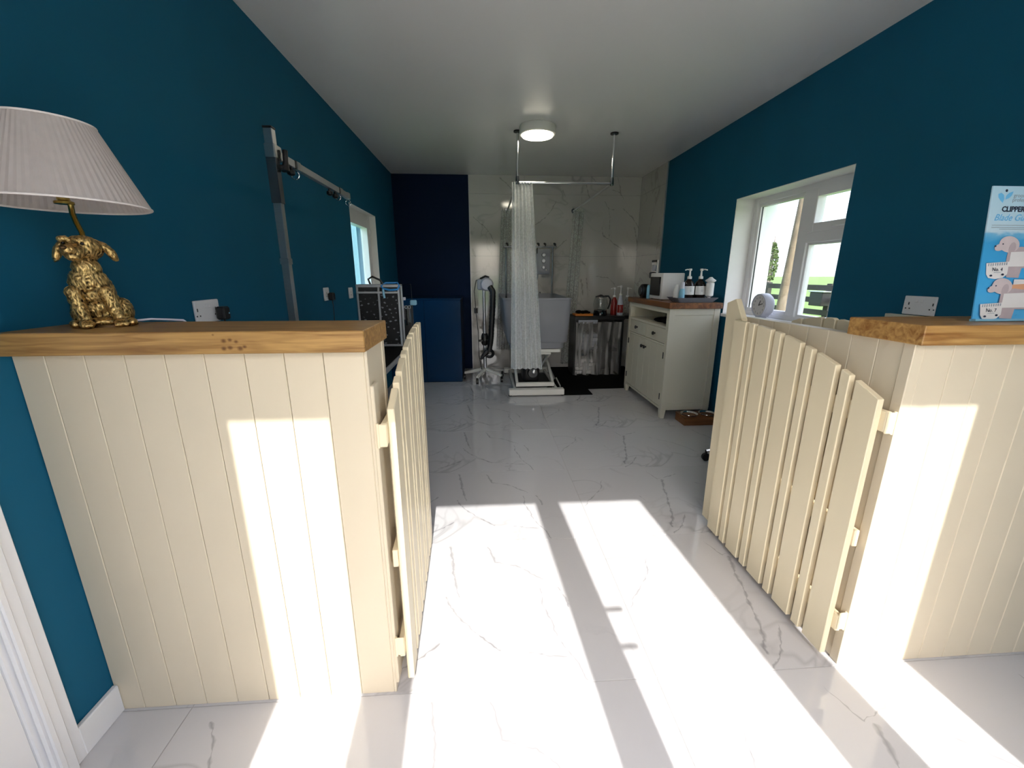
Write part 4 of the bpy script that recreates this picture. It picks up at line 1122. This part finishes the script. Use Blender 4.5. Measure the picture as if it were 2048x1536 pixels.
for x in (0.309, 1.140):
    bm = BM(); sweep(bm, [(x, RY, RZ), (x+0.005, YB-0.014, RZ)], 0.0095, 12); obj('side_bar', bm, 'steel', cr_, True)
    bm = BM(); lathe(bm, [(0.03, YB-0.022), (0.03, YB-0.0125)], (x+0.005, 0, RZ), 18, 'y'); obj('wall_flange', bm, 'dark_metal', cr_, True)

def curtain(name, label, top, bot, zt, zb, folds, amp_t, amp_b, mat):
    """pleated sheet between two straight runs (top and bottom), each ((x0,y0),(x1,y1))"""
    bm = BM(); nu, nv = folds*8, 16
    (a0, a1), (b0, b1) = [[Vector((*p, 0)) for p in q] for q in (top, bot)]
    grid = []
    for j in range(nv+1):
        f = j/nv; row = []
        e0, e1 = a0.lerp(b0, f), a1.lerp(b1, f)
        d = (e1-e0).normalized(); nrm = Vector((-d.y, d.x, 0))
        amp = amp_t*(1-f) + amp_b*f
        for i in range(nu+1):
            u = i/nu
            w = math.sin(2*math.pi*folds*u) + 0.5*math.sin(2*math.pi*folds*u*0.43 + 1.3 + 0.4*f)
            p = e0.lerp(e1, u) + nrm*(amp*w) + d*(amp*0.3*math.sin(4*math.pi*folds*u))
            row.append(bm.verts.new((p.x, p.y, zt*(1-f) + zb*f + (0.004*math.sin(2*math.pi*folds*u) if j == nv else 0))))
        grid.append(row)
    for j in range(nv):
        for i in range(nu):
            bm.faces.new((grid[j][i], grid[j][i+1], grid[j+1][i+1], grid[j+1][i]))
    t = thing(name, label, 'curtain', (*((a0+a1)/2).xy, zt))
    obj('curtain_sheet', bm, mat, t, True)
    bm = BM()
    for k in range(folds+1):
        p = a0.lerp(a1, (k+0.5)/(folds+1)); axis = 'x' if abs((a1-a0).x) > abs((a1-a0).y) else 'y'
        torus(bm, (p.x, p.y, RZ-0.006), 0.018, 0.0022, axis, 14, 5)
    obj('curtain_hooks', bm, 'chrome', t)
    return t
curtain('shower_curtain', 'white pebbled plastic curtain bunched on the front bar before the tub', ((0.262, RY), (0.438, RY)), ((0.252, RY-0.01), (0.552, RY-0.01)), 2.008, 0.352, 6, 0.011, 0.019, 'curtain')
curtain('shower_curtain', 'clear pebbled curtain hanging by the right end of the tub at the wall', ((1.115, 5.40), (1.262, 5.46)), ((1.01, 5.40), (1.185, 5.46)), 1.985, 0.08, 5, 0.010, 0.014, 'curtain_clear')
curtain('shower_curtain', 'clear pebbled curtain hanging left of the tub behind the dryer', ((0.235, 5.40), (0.395, 5.46)), ((0.16, 5.40), (0.33, 5.46)), 1.985, 0.28, 5, 0.010, 0.014, 'curtain_clear')

# ================================================================== CEILING LIGHT
m, nt, b = new_mat('lamp_diffuser')
b.inputs['Base Color'].default_value = (0.9, 0.88, 0.82, 1)
tcn = N(nt, 'ShaderNodeTexCoord'); nzn = N(nt, 'ShaderNodeTexNoise'); nt.links.new(tcn.outputs['Object'], nzn.inputs[0])
rmp = N(nt, 'ShaderNodeMixRGB'); rmp.inputs[1].default_value = (1, 0.93, 0.76, 1); rmp.inputs[2].default_value = (1, 0.90, 0.70, 1)
nt.links.new(nzn.outputs['Fac'], rmp.inputs[0]); nt.links.new(rmp.outputs[0], b.inputs['Emission Color'])
b.inputs['Emission Strength'].default_value = 22.0
MT['diffuser'] = m
cll = thing('ceiling_light', 'round flush ceiling light glowing warm above the tub', 'ceiling light', (0.463, 3.80, ZC))
bm = BM(); lathe(bm, [(0.145, ZC-0.001), (0.150, ZC-0.010), (0.150, ZC-0.060), (0.140, ZC-0.066), (0.128, ZC-0.066)], (0.463, 3.80, 0), 48, cap1=False); obj('rim', bm, 'lift', cll, True)
bm = BM(); lathe(bm, [(0.129, ZC-0.062), (0.125, ZC-0.076), (0.09, ZC-0.086), (0.02, ZC-0.090)], (0.463, 3.80, 0), 48); obj('diffuser', bm, 'diffuser', cll, True)

# ================================================================== LOW SHELF WITH PLASTIC SHEET
sf = thing('low_shelf', 'low black shelf unit closed by a hanging clear plastic sheet', 'shelf', (1.42, 5.25, 0))
SX0, SX1, SY, SYB = 1.10, 1.72, 5.02, 5.37
bm = BM(); box(bm, SX0, SX1, SY, SYB, 0.70, 0.742, bev=0.003); obj('shelf_top', bm, 'black', sf)
for x in (SX0+0.005, SX1-0.03):
    bm = BM(); box(bm, x, x+0.025, SY+0.02, SYB-0.01, 0.0, 0.70); obj('side_panel', bm, 'black', sf)
bx('shelf_board', 'dark_metal', sf, SX0+0.03, SX1-0.03, SY+0.06, SYB-0.01, 0.30, 0.318)
bx('shelf_back', 'black', sf, SX0+0.03, SX1-0.03, SYB-0.008, SYB, 0.0, 0.70)
bm = BM(); box(bm, SX0+0.045, SX0+0.28, SY-0.006, SY+0.001, 0.655, 0.698); obj('front_tab', bm, 'grey', sf)
bm = BM(); nu, nv = 40, 22; grid = []
for j in range(nv+1):
    row = []
    for i in range(nu+1):
        u, v = i/nu, j/nv
        x = SX0 + 0.01 + u*(0.56 - 0.0*v); z = 0.675 - v*0.655
        y = SY - 0.026 - 0.020*math.sin(u*27 + 1.3*math.sin(v*3)) - 0.014*mnoise.noise(Vector((u*7, v*6, 3.1)))
        row.append(bm.verts.new((x, y, z)))
    grid.append(row)
for j in range(nv):
    for i in range(nu): bm.faces.new((grid[j][i], grid[j][i+1], grid[j+1][i+1], grid[j+1][i]))
obj('plastic_sheet', bm, 'sheet', sf, True)
# folded towels behind the sheet
for i, (x0, x1, z0, z1, mt, lb) in enumerate(((1.14, 1.40, 0.0005, 0.20, 'label', 'pale folded towel on the floor behind the plastic sheet'), (1.15, 1.42, 0.3185, 0.52, 'grey', 'grey folded towels on the shelf behind the plastic sheet'))):
    bm = BM(); hh = (z1-z0)/4
    for k in range(4): box(bm, x0+0.005*(k % 2), x1-0.006*(k % 2), SY+0.08, SY+0.32, z0+k*hh, z0+(k+1)*hh-0.001, bev=0.012, seg=2)
    tag(obj('folded_towel', bm, mt, None, True), lb, 'towel')

# things on the shelf top
bm = BM(); box(bm, 1.11, 1.335, 5.06, 5.22, 0.7425, 0.768, bev=0.004); tag(obj('orange_tray', bm, 'orange'), 'flat orange tray at the left end of the black shelf', 'tray')
bm = BM()
for (x, y, r) in ((1.17, 5.14, 0.035), (1.22, 5.13, 0.03), (1.26, 5.15, 0.032), (1.29, 5.13, 0.022)): ball(bm, (x, y, 0.768+r*0.55), (r*1.2, r, r*0.62), 2)
tag(obj('dark_cloth', bm, 'rubber', None, True), 'crumpled black cloth on the orange tray', 'cloth')
kt = thing('glass_kettle', 'clear glass kettle with black base and handle on the black shelf', 'kettle', (1.45, 5.18, 0.7425))
KX, KY = 1.445, 5.16
bm = BM(); lathe(bm, [(0.085, 0.7425), (0.085, 0.765), (0.078, 0.80), (0.074, 0.805)], (KX, KY, 0), 28); kb = obj('base', bm, 'black_gloss', kt, True)
bm = BM(); lathe(bm, [(0.074, 0.805), (0.086, 0.84), (0.090, 0.88), (0.082, 0.93), (0.066, 0.965)], (KX, KY, 0), 32, cap0=False, cap1=False); obj('glass_body', bm, 'glass', kt, True)
bm = BM(); lathe(bm, [(0.066, 0.962), (0.068, 0.972), (0.03, 0.985), (0.01, 0.995)], (KX, KY, 0), 28); obj('lid', bm, 'black', kt, True)
bm = BM(); sweep(bm, [(KX+0.04, KY-0.01, 0.975), (KX+0.09, KY-0.02, 0.975), (KX+0.115, KY-0.025, 0.94), (KX+0.11, KY-0.025, 0.89), (KX+0.085, KY-0.02, 0.82)], 0.010, 8); obj('handle', bm, 'black', kt, True)
bm = BM(); torus(bm, (KX, KY, 0.963), 0.067, 0.004, n=28, m=6); torus(bm, (KX, KY, 0.806), 0.076, 0.004, n=28, m=6); obj('steel_band', bm, 'chrome', kt, True)
bm = BM(); ball(bm, (KX, KY-0.085, 0.775), (0.007, 0.004, 0.010), 2); obj('indicator', bm, 'ltblue', kb)

def pump_bottle(label, x, y, z, r, h, mats, name='pump_bottle', lab=None, shoulder=0.72, spout=(-1, 0), top=0.09, neck=0.012, slim=False):
    t = thing(name, label, 'bottle', (x, y, z))
    bm = BM(); s = h*shoulder
    lathe(bm, [(r*0.92, z), (r, z+0.006), (r, z+s), (r*0.82, z+s+(h-s)*0.4), (neck*1.3, z+h-0.006), (neck*1.3, z+h)], (x, y, 0), 24); obj('bottle_body', bm, mats[0], t, True)
    bm = BM(); lathe(bm, [(neck*1.5, z+h-0.002), (neck*1.5, z+h+0.018), (neck*0.7, z+h+0.022), (neck*0.45, z+h+top*0.8)], (x, y, 0), 14)
    dx, dy = spout
    box(bm, x-0.011, x+0.011, y-0.011, y+0.011, z+h+top*0.74, z+h+top*0.96, bev=0.003)
    sweep(bm, [(x, y, z+h+top*0.88), (x+dx*0.03, y+dy*0.03, z+h+top*0.88), (x+dx*0.048, y+dy*0.048, z+h+top*0.82)], 0.0048, 8)
    obj('pump', bm, mats[1], t, True)
    if lab:
        z0, z1, mt = lab
        bm = BM(); n = 14; rr = r + 0.0008
        # label wraps the side that faces the room door
        a0, a1 = R(-90-72), R(-90+72)
        A = [bm.verts.new((x+rr*math.cos(a0+(a1-a0)*k/n), y+rr*math.sin(a0+(a1-a0)*k/n), z+z0)) for k in range(n+1)]
        B = [bm.verts.new((x+rr*math.cos(a0+(a1-a0)*k/n), y+rr*math.sin(a0+(a1-a0)*k/n), z+z1)) for k in range(n+1)]
        for k in range(n): bm.faces.new((A[k], A[k+1], B[k+1], B[k]))
        lb = obj('label_wrap', bm, mt, t, True)
        bm = BM()
        for q, ln in ((0.78, 0.5), (0.60, 0.4), (0.48, 0.42), (0.36, 0.3)):
            zz = z + z0 + (z1-z0)*q; m2 = 6
            A = [bm.verts.new((x+(rr+0.0006)*math.cos(R(-90)+ln*(k/m2-0.6)), y+(rr+0.0006)*math.sin(R(-90)+ln*(k/m2-0.6)), zz)) for k in range(m2+1)]
            B = [bm.verts.new((x+(rr+0.0006)*math.cos(R(-90)+ln*(k/m2-0.6)), y+(rr+0.0006)*math.sin(R(-90)+ln*(k/m2-0.6)), zz+0.0028)) for k in range(m2+1)]
            for k in range(m2): bm.faces.new((A[k], A[k+1], B[k+1], B[k]))
        obj('label_print', bm, 'ink', lb)
    return t
pump_bottle('red shampoo bottle with a white pump on the black shelf', 1.630, 5.21, 0.7425, 0.040, 0.22, ('red', 'label'), spout=(-1, -0.1), top=0.12)
pump_bottle('white bottle with a red band and pump on the black shelf', 1.680, 5.12, 0.7425, 0.038, 0.245, ('bottle_white', 'label'), spout=(-1, 0.1), top=0.12, shoulder=0.5, lab=(0.035, 0.13, 'red'))
pump_bottle('clear bottle with a white pump half behind the ivory cabinet', 1.80, 5.22, 0.7425, 0.036, 0.22, ('clear_bottle', 'label'), spout=(1, 0.0), top=0.12)
bx('shelf_extension', 'black', sf, SX1, 1.88, SY+0.08, SYB, 0.70, 0.742)

# ================================================================== BLACK MAT
bm = BM()
prism(bm, [(0.62, 4.31), (0.84, 4.175), (1.135, 4.175), (1.135, 4.40), (1.53, 4.41), (1.92, 4.44), (1.92, 5.53), (0.90, 5.53), (0.86, 4.9)], 'z', 0.0005, 0.008)
tag(obj('floor_mat', bm, 'rubber'), 'black rubber mat on the floor right of the tub lift', 'mat')

# ================================================================== IVORY CABINET
ic = thing('cabinet', 'ivory cabinet with a brown wooden top, two drawers and two doors', 'cabinet', (1.75, 3.9, 0))
CX0, CX1, CY0, CY1, CZ = 1.536, 1.965, 3.392, 4.372, 0.958
bm = BM()   # carcass: sides, back, floor, shelf panels
box(bm, CX0+0.004, CX1, CY0+0.012, CY0+0.026, 0.075, CZ)                          # near side
box(bm, CX0+0.004, CX1, CY1-0.026, CY1-0.004, 0.075, CZ)
box(bm, CX1-0.012, CX1, CY0+0.026, CY1-0.026, 0.075, CZ)
for zz in (0.075, 0.635, 0.788, 0.940): box(bm, CX0+0.012, CX1-0.012, CY0+0.026, CY1-0.026, zz, zz+0.016)
obj('carcass', bm, 'ivory', ic)
# near side: frame around a recessed panel
for (za, zb) in ((0.075, 0.14), (CZ-0.055, CZ)):
    bm = BM(); box(bm, CX0+0.05, CX1-0.045, CY0+0.004, CY0+0.012, za, zb, bev=0.0015); obj('side_rail', bm, 'ivory', ic)
bm = BM(); box(bm, CX0+0.05, CX1-0.045, CY0+0.009, CY0+0.012, 0.14, CZ-0.055); obj('side_panel', bm, 'ivory', ic)
for (x, y) in ((CX0, CY0), (CX1-0.045, CY0), (CX0, CY1-0.05), (CX1-0.045, CY1-0.05)):
    bm = BM(); w = 0.05
    prism(bm, [(x+0.006, 0.0), (x+0.036, 0.0), (x+0.05, 0.10), (x+0.05, CZ), (x, CZ), (x, 0.06)], 'y', y+0.0, y+w, bev=0.0015)
    obj('leg_post', bm, 'ivory', ic)
for (z0, z1) in ((0.078, 0.098), (0.640, 0.656), (0.786, 0.806), (0.916, CZ)):
    bx('front_rail', 'ivory', ic, CX0+0.002, CX0+0.016, CY0+0.05, CY1-0.05, z0, z1)
YM = 3.88
for (a, b_) in ((CY0+0.052, YM-0.006), (YM+0.006, CY1-0.052)):
    bm = BM(); box(bm, CX0+0.003, CX0+0.018, a, b_, 0.659, 0.783, bev=0.003); dr = obj('drawer_front', bm, 'ivory', ic)
    bm = BM(); cy = (a+b_)/2; lathe(bm, [(0.008, CX0+0.003), (0.008, CX0-0.008), (0.017, CX0-0.014), (0.015, CX0-0.024)], (0, cy, 0.722), 16, 'x'); obj('knob', bm, 'black', dr, True)
bm = BM(); box(bm, CX0+0.002, CX0+0.016, YM-0.005, YM+0.005, 0.656, 0.786); obj('front_stile', bm, 'ivory', ic)
for (a, b_, ky) in ((CY0+0.052, YM-0.0015, YM-0.035), (YM+0.0015, CY1-0.052, YM+0.035)):
    w = (b_-a)/3
    first = None
    bm = BM(); box(bm, CX0+0.012, CX0+0.018, a, b_, 0.101, 0.638); dd = obj('door', bm, 'ivory', ic)
    for k in range(3):
        bm = BM(); box(bm, CX0+0.003, CX0+0.012, a+k*w+0.0006, a+(k+1)*w-0.0006, 0.101, 0.638, bev=0.0022); obj('door_board', bm, 'ivory', dd)
    bm = BM(); lathe(bm, [(0.008, CX0+0.003), (0.008, CX0-0.008), (0.017, CX0-0.014), (0.015, CX0-0.024)], (0, ky, 0.565), 16, 'x'); obj('knob', bm, 'black', dd, True)
    hy = a-0.004 if ky < YM else b_+0.004
    for hz in (0.165, 0.53):
        bm = BM(); sweep(bm, [(CX0-0.001, hy, hz), (CX0-0.001, hy, hz+0.055)], 0.006, 8); obj('hinge', bm, 'black', dd, True)
bm = BM()
box(bm, CX0-0.016, CX1+0.01, CY0-0.02, CY1+0.015, CZ+0.0005, 1.007, bev=0.003); obj('cabinet_top', bm, 'brown_wood', ic)
bm = BM()
for (x, y, z, r) in ((1.66, 3.62, 0.835, 0.05), (1.70, 3.74, 0.83, 0.05), (1.68, 3.84, 0.822, 0.038), (1.72, 3.54, 0.83, 0.045)): ball(bm, (x, y, z), (0.08, 0.10, r*0.62), 3)
tag(obj('black_cloth', bm, 'rubber', None, True), 'black bundle of cloth in the open niche of the ivory cabinet', 'cloth')

# white box with a black door on the cabinet
wb_ = thing('steriliser_box', 'white box appliance with a black door on the ivory cabinet', 'appliance', (1.7, 3.87, 1.0075))
bm = BM(); box(bm, 1.60, 1.80, 3.735, 4.02, 1.0125, 1.246, bev=0.008, seg=2); obj('housing', bm, 'label', wb_, True)
bm = BM(); box(bm, 1.590, 1.602, 3.775, 3.995, 1.045, 1.212, bev=0.004); obj('door', bm, 'black_gloss', wb_)
bm = BM(); box(bm, 1.580, 1.592, 3.755, 3.768, 1.05, 1.15, bev=0.003); obj('door_pull', bm, 'black', wb_)
bm = BM()
for x in (1.62, 1.78):
    for y in (3.76, 3.99): lathe(bm, [(0.012, 1.0072), (0.012, 1.0135)], (x, y, 0), 10)
obj('feet', bm, 'black', wb_)
sp = thing('round_speaker', 'dark round speaker beside the white box on the ivory cabinet', 'speaker', (1.585, 4.19, 1.0075))
bm = BM(); lathe(bm, [(0.045, -0.045), (0.065, -0.03), (0.068, 0.0), (0.065, 0.03), (0.045, 0.045)], (1.60, 4.15, 1.0755), 26, 'x'); obj('drum', bm, 'black', sp, True)
bm = BM(); lathe(bm, [(0.040, -0.050), (0.047, -0.044)], (1.60, 4.15, 1.0755), 22, 'x'); obj('grille', bm, 'dark_metal', sp, True)
bm = BM(); box(bm, 1.57, 1.63, 4.11, 4.19, 1.0072, 1.013); obj('foot', bm, 'black', sp)
bm = BM(); lathe(bm, [(0.018, 1.0075), (0.018, 1.11), (0.012, 1.135)], (1.60, 4.045, 0), 16); tag(obj('teal_tin', bm, 'ltblue', None, True), 'small teal tube between the round speaker and the white box', 'tube')

# socket on the tiles above the cabinet
ws = thing('metal_socket', 'chrome wall socket with a plug on the marble beside the cabinet', 'socket', (XR-0.012, 4.9, 1.2))
bm = BM(); box(bm, XR-0.022, XR-0.012, 4.83, 4.98, 1.245, 1.395, bev=0.003); obj('plate', bm, 'chrome', ws)
bm = BM(); box(bm, XR-0.05, XR-0.022, 4.85, 4.90, 1.27, 1.34, bev=0.006); obj('plug_body', bm, 'bottle_white', ws)
bm = BM(); box(bm, XR-0.0235, XR-0.021, 4.83, 4.98, 1.37, 1.395); box(bm, XR-0.06, XR-0.022, 4.86, 4.95, 1.19, 1.26, bev=0.01); obj('black_adaptor', bm, 'black', ws)

# grey tray with bottles
tr = thing('tray', 'slate grey tray of bottles on the near end of the ivory cabinet', 'tray', (1.75, 3.46, 1.0075))
bm = BM()
loft(bm, [rrect(1.625, 1.905, 3.412, 3.585, 0.012, 1.0078, 3), rrect(1.588, 1.940, 3.382, 3.610, 0.015, 1.046, 3), rrect(1.592, 1.936, 3.386, 3.606, 0.015, 1.046, 3), rrect(1.630, 1.900, 3.417, 3.580, 0.012, 1.013, 3)])
obj('tray_body', bm, 'tray', tr)
pump_bottle('amber pump bottle with white label on the tray, next to the white box', 1.728, 3.50, 1.0135, 0.046, 0.185, ('amber', 'label'), lab=(0.055, 0.125, 'label'), spout=(-1, -0.2), top=0.085)
pump_bottle('amber pump bottle with white label on the tray, next to the window side', 1.826, 3.50, 1.0135, 0.046, 0.185, ('amber', 'label'), lab=(0.055, 0.125, 'label'), spout=(0.5, -1), top=0.085)
tb = thing('spray_bottle', 'small white and blue bottle at the left end of the grey tray', 'bottle', (1.655, 3.46, 1.0135))
bm = BM(); lathe(bm, [(0.022, 1.0135), (0.023, 1.02), (0.023, 1.09), (0.016, 1.12)], (1.66, 3.47, 0), 18); obj('bottle_body', bm, 'ltblue', tb, True)
bm = BM(); lathe(bm, [(0.0165, 1.118), (0.0165, 1.165), (0.012, 1.172)], (1.66, 3.47, 0), 16); obj('cap', bm, 'bottle_white', tb, True)
bm = BM(); lathe(bm, [(0.024, 1.0135), (0.025, 1.02), (0.025, 1.10), (0.014, 1.13), (0.014, 1.15)], (1.64, 3.53, 0), 18); tag(obj('lotion_bottle', bm, 'label', None, True), 'plain white bottle behind the blue bottle on the grey tray', 'bottle')
br = thing('syringe_brush', 'white plunger-shaped bottle at the right end of the grey tray', 'dispenser', (1.90, 3.44, 1.0135))
bm = BM(); lathe(bm, [(0.013, 1.0135), (0.013, 1.05), (0.032, 1.062), (0.032, 1.165)], (1.884, 3.445, 0), 18); obj('barrel', bm, 'label', br, True)
bm = BM(); lathe(bm, [(0.020, 1.165), (0.040, 1.178), (0.043, 1.186), (0.022, 1.200), (0.010, 1.212)], (1.884, 3.445, 0), 18); obj('head', bm, 'label', br, True)

# ================================================================== DOG BOWLS
bwl = thing('bowl_stand', 'low brown wooden stand holding steel dog bowls beside the ivory cabinet', 'pet bowl stand', (1.8, 3.28, 0))
bm = BM(); box(bm, 1.665, 1.985, 3.20, 3.375, 0.055, 0.07, bev=0.002); obj('stand_top', bm, 'bowl_wood', bwl)
bm = BM(); box(bm, 1.667, 1.98, 3.202, 3.216, 0.0, 0.055); box(bm, 1.667, 1.98, 3.358, 3.372, 0, 0.055); box(bm, 1.667, 1.681, 3.216, 3.358, 0, 0.055); box(bm, 1.969, 1.983, 3.216, 3.358, 0, 0.055); obj('stand_side', bm, 'bowl_wood', bwl)
for x in (1.745, 1.905):
    bm = BM(); lathe(bm, [(0.045, 0.030), (0.062, 0.072), (0.072, 0.078), (0.071, 0.081), (0.060, 0.075), (0.040, 0.036)], (x, 3.288, 0), 28); obj('bowl', bm, 'chrome', bwl, True)

# ================================================================== STOOL behind the right gate
stl = thing('castor_stool', 'black swivel stool on chrome castor legs, mostly hidden behind the right gate', 'stool', (1.73, 2.42, 0))
for k in range(5):
    a = R(154 + 72*k); ex, ey = 1.73+0.26*math.cos(a), 2.42+0.26*math.sin(a)
    bm = BM(); sweep(bm, [(1.73, 2.42, 0.13), (1.73+0.14*math.cos(a), 2.42+0.14*math.sin(a), 0.11), (ex, ey, 0.075)], [0.016, 0.014, 0.010], 8); lg = obj('leg', bm, 'chrome', stl, True)
    bm = BM(); lathe(bm, [(0.012, -0.014), (0.027, -0.011), (0.027, 0.011), (0.012, 0.014)], (ex, ey, 0.0275), 16, 'y'); sweep(bm, [(ex, ey, 0.03), (ex, ey, 0.078)], 0.008, 8); obj('castor', bm, 'black', lg, True)
bm = BM(); sweep(bm, [(1.73, 2.42, 0.10), (1.73, 2.42, 0.46)], 0.022, 12); obj('gas_column', bm, 'chrome', stl, True)
bm = BM(); lathe(bm, [(0.15, 0.46), (0.175, 0.475), (0.175, 0.52), (0.15, 0.54)], (1.73, 2.42, 0), 28); obj('seat', bm, 'black', stl, True)

# ================================================================== CLOCK on the sill
ck = thing('alarm_clock', 'round white clock standing on the right window sill', 'clock', (2.06, 3.02, WR[2]+0.003))
CKX, CKY, CKZ = 2.045, 3.02, WR[2]+0.003+0.092
bm = BM(); lathe(bm, [(0.076, 0.0), (0.085, 0.005), (0.088, 0.018), (0.088, 0.055), (0.078, 0.068)], (CKX, CKY, CKZ), 40, 'x'); obj('housing', bm, 'bottle_white', ck, True)
bm = BM(); lathe(bm, [(0.073, -0.001), (0.073, 0.001)], (CKX, CKY, CKZ), 36, 'x'); fc = obj('dial_face', bm, 'print_card', ck, True)
bm = BM(); torus(bm, (CKX, CKY, CKZ), 0.079, 0.006, 'x', 40, 8); obj('bezel', bm, 'bottle_white', ck, True)
for k in range(12):
    a = R(30*k)
    me = text_mesh(str(12 if k == 0 else k), 0.020, 'CENTER')
    o = obj_me('numeral', me, 'ink', fc)
    o.rotation_euler = (R(90), 0, R(-90)); o.location = (CKX-0.0016, CKY + 0.057*-math.sin(a), CKZ + 0.057*math.cos(a) - 0.007)
bm = BM()
bar(bm, (CKX-0.003, CKY, CKZ), (CKX-0.003, CKY-0.015, CKZ+0.036), 0.001, 0.006); bar(bm, (CKX-0.004, CKY, CKZ), (CKX-0.004, CKY-0.046, CKZ+0.016), 0.001, 0.0045)
obj('hands', bm, 'black', fc)
bm = BM(); box(bm, CKX+0.005, CKX+0.05, CKY-0.035, CKY+0.035, WR[2]+0.0035, WR[2]+0.015, bev=0.003); obj('foot', bm, 'bottle_white', ck)

# ================================================================== OUTSIDE
gr = bx('ground_lawn', 'grass', None, -150, 300, -150, 300, -0.5, -0.15)
tag(gr, 'bright green grass field outside', 'grass', kind='structure')
pv = bx('ground_paving', 'paving', None, -4, 6, -7, YF-0.1, -0.15, -0.03)
tag(pv, 'pale paving outside the entrance', 'paving', kind='structure')
ob = bx('outbuilding', paint('pale_blue_render', (0.50, 0.68, 0.76), 0.9, var=0.05, scale=1.5, bump=0.2), None, -6.2, -3.2, 6.0, 22.0, -0.15, 4.6)
tag(ob, 'pale blue rendered building outside the left window', 'building')
fn = thing('field_fence', 'dark timber post and rail fence in the field outside the right window', 'fence', (6.0, 8.5, -0.15))
for y in (5.4, 7.0, 8.65, 10.3, 11.9):
    bm = BM(); box(bm, 6.0, 6.09, y, y+0.11, -0.15, 1.08, bev=0.005); obj('post', bm, 'fence', fn)
for zz in (0.96, 0.745, 0.53, 0.315):
    for ya, yb_ in ((5.2, 8.68), (8.68, 12.2)):
        bm = BM(); box(bm, 5.965, 6.0, ya, yb_-0.004, zz, zz+0.095, bev=0.003); obj('rail', bm, 'fence', fn)
bxo = thing('feeder_box', 'small black box hanging on the field fence', 'box', (5.88, 7.2, 0.7))
bm = BM(); box(bm, 5.80, 5.96, 6.93, 7.22, 0.70, 0.935, bev=0.01); obj('box_body', bm, 'black', bxo)
bm = BM(); box(bm, 5.79, 5.964, 6.90, 7.25, 0.935, 0.955, bev=0.004); obj('box_lid', bm, 'alu', bxo)
bm = BM(); sweep(bm, [(4.0, 5.46, -0.15), (4.0, 5.46, 0.4), (4.01, 5.40, 1.4), (4.02, 5.34, 2.4), (4.03, 5.28, 3.4)], [0.075, 0.068, 0.062, 0.058, 0.05], 14)
for v in bm.verts: v.co += Vector((1, 1, 0)) * (0.012 * mnoise.noise(v.co * 5))
tag(obj('timber_pole', bm, 'bark', None, True), 'rough brown leaning pole close outside the right window', 'pole')

def ivy_tree(label, x, y, h, w, seed, leaves=1500, trunk=True):
    rnd = random.Random(seed)
    t = thing('ivy_tree', label, 'tree', (x, y, -0.15), 'trees in the field')
    bm = BM(); sweep(bm, [(x, y, -0.15), (x, y, h*0.5), (x+0.1, y, h*0.8), (x, y, h*1.18)], [0.22, 0.18, 0.10, 0.02], 10)
    sweep(bm, [(x, y+0.3, -0.15), (x, y+0.35, h*0.45)], [0.16, 0.1], 8)
    obj('trunk', bm, 'twig', t, True)
    bm = BM()
    for k in range(70):
        z = h*(0.25 + 0.75*rnd.random()); a = rnd.random()*6.283; L = w*(0.7+1.0*rnd.random())
        q = [(x, y, z)]
        for s in range(4): q.append((q[-1][0]+math.cos(a)*L/4+rnd.uniform(-.12,.12), q[-1][1]+math.sin(a)*L/4+rnd.uniform(-.12,.12), q[-1][2]+L*rnd.uniform(0.08,0.3)))
        sweep(bm, q, [0.035, 0.026, 0.018, 0.012, 0.006], 4, caps=False)
    obj('bare_branches', bm, 'twig', t)
    bm = BM()
    for k in range(leaves):
        f = rnd.random(); z = 0.7 + f*h*0.82
        rad = w*(0.25 + 0.75*math.sin(math.pi*min(1, 0.12+f*0.88))**0.8) * (0.6+0.4*rnd.random())
        a = rnd.random()*6.283; c = Vector((x+rad*math.cos(a), y+rad*math.sin(a)*1.0, z))
        n = Vector((rnd.uniform(-1,1), rnd.uniform(-1,1), rnd.uniform(-.6,1))).normalized(); s = n.orthogonal().normalized(); u = n.cross(s)
        g = rnd.uniform(0.06, 0.13)
        bm.faces.new([bm.verts.new(c + s*g*i + u*g*j) for i, j in ((-1,0),(0,-0.8),(1,0),(0,0.8))])
    f = obj('foliage', bm, 'ivy', t); f['kind'] = 'stuff'
ivy_tree('narrow ivy-clad tree standing alone in the field', 28.1, 40.6, 4.3, 0.62, 3)
ivy_tree('ivy-clad tree half hidden by the brown pole in the field', 30.5, 40.4, 4.6, 0.55, 5)
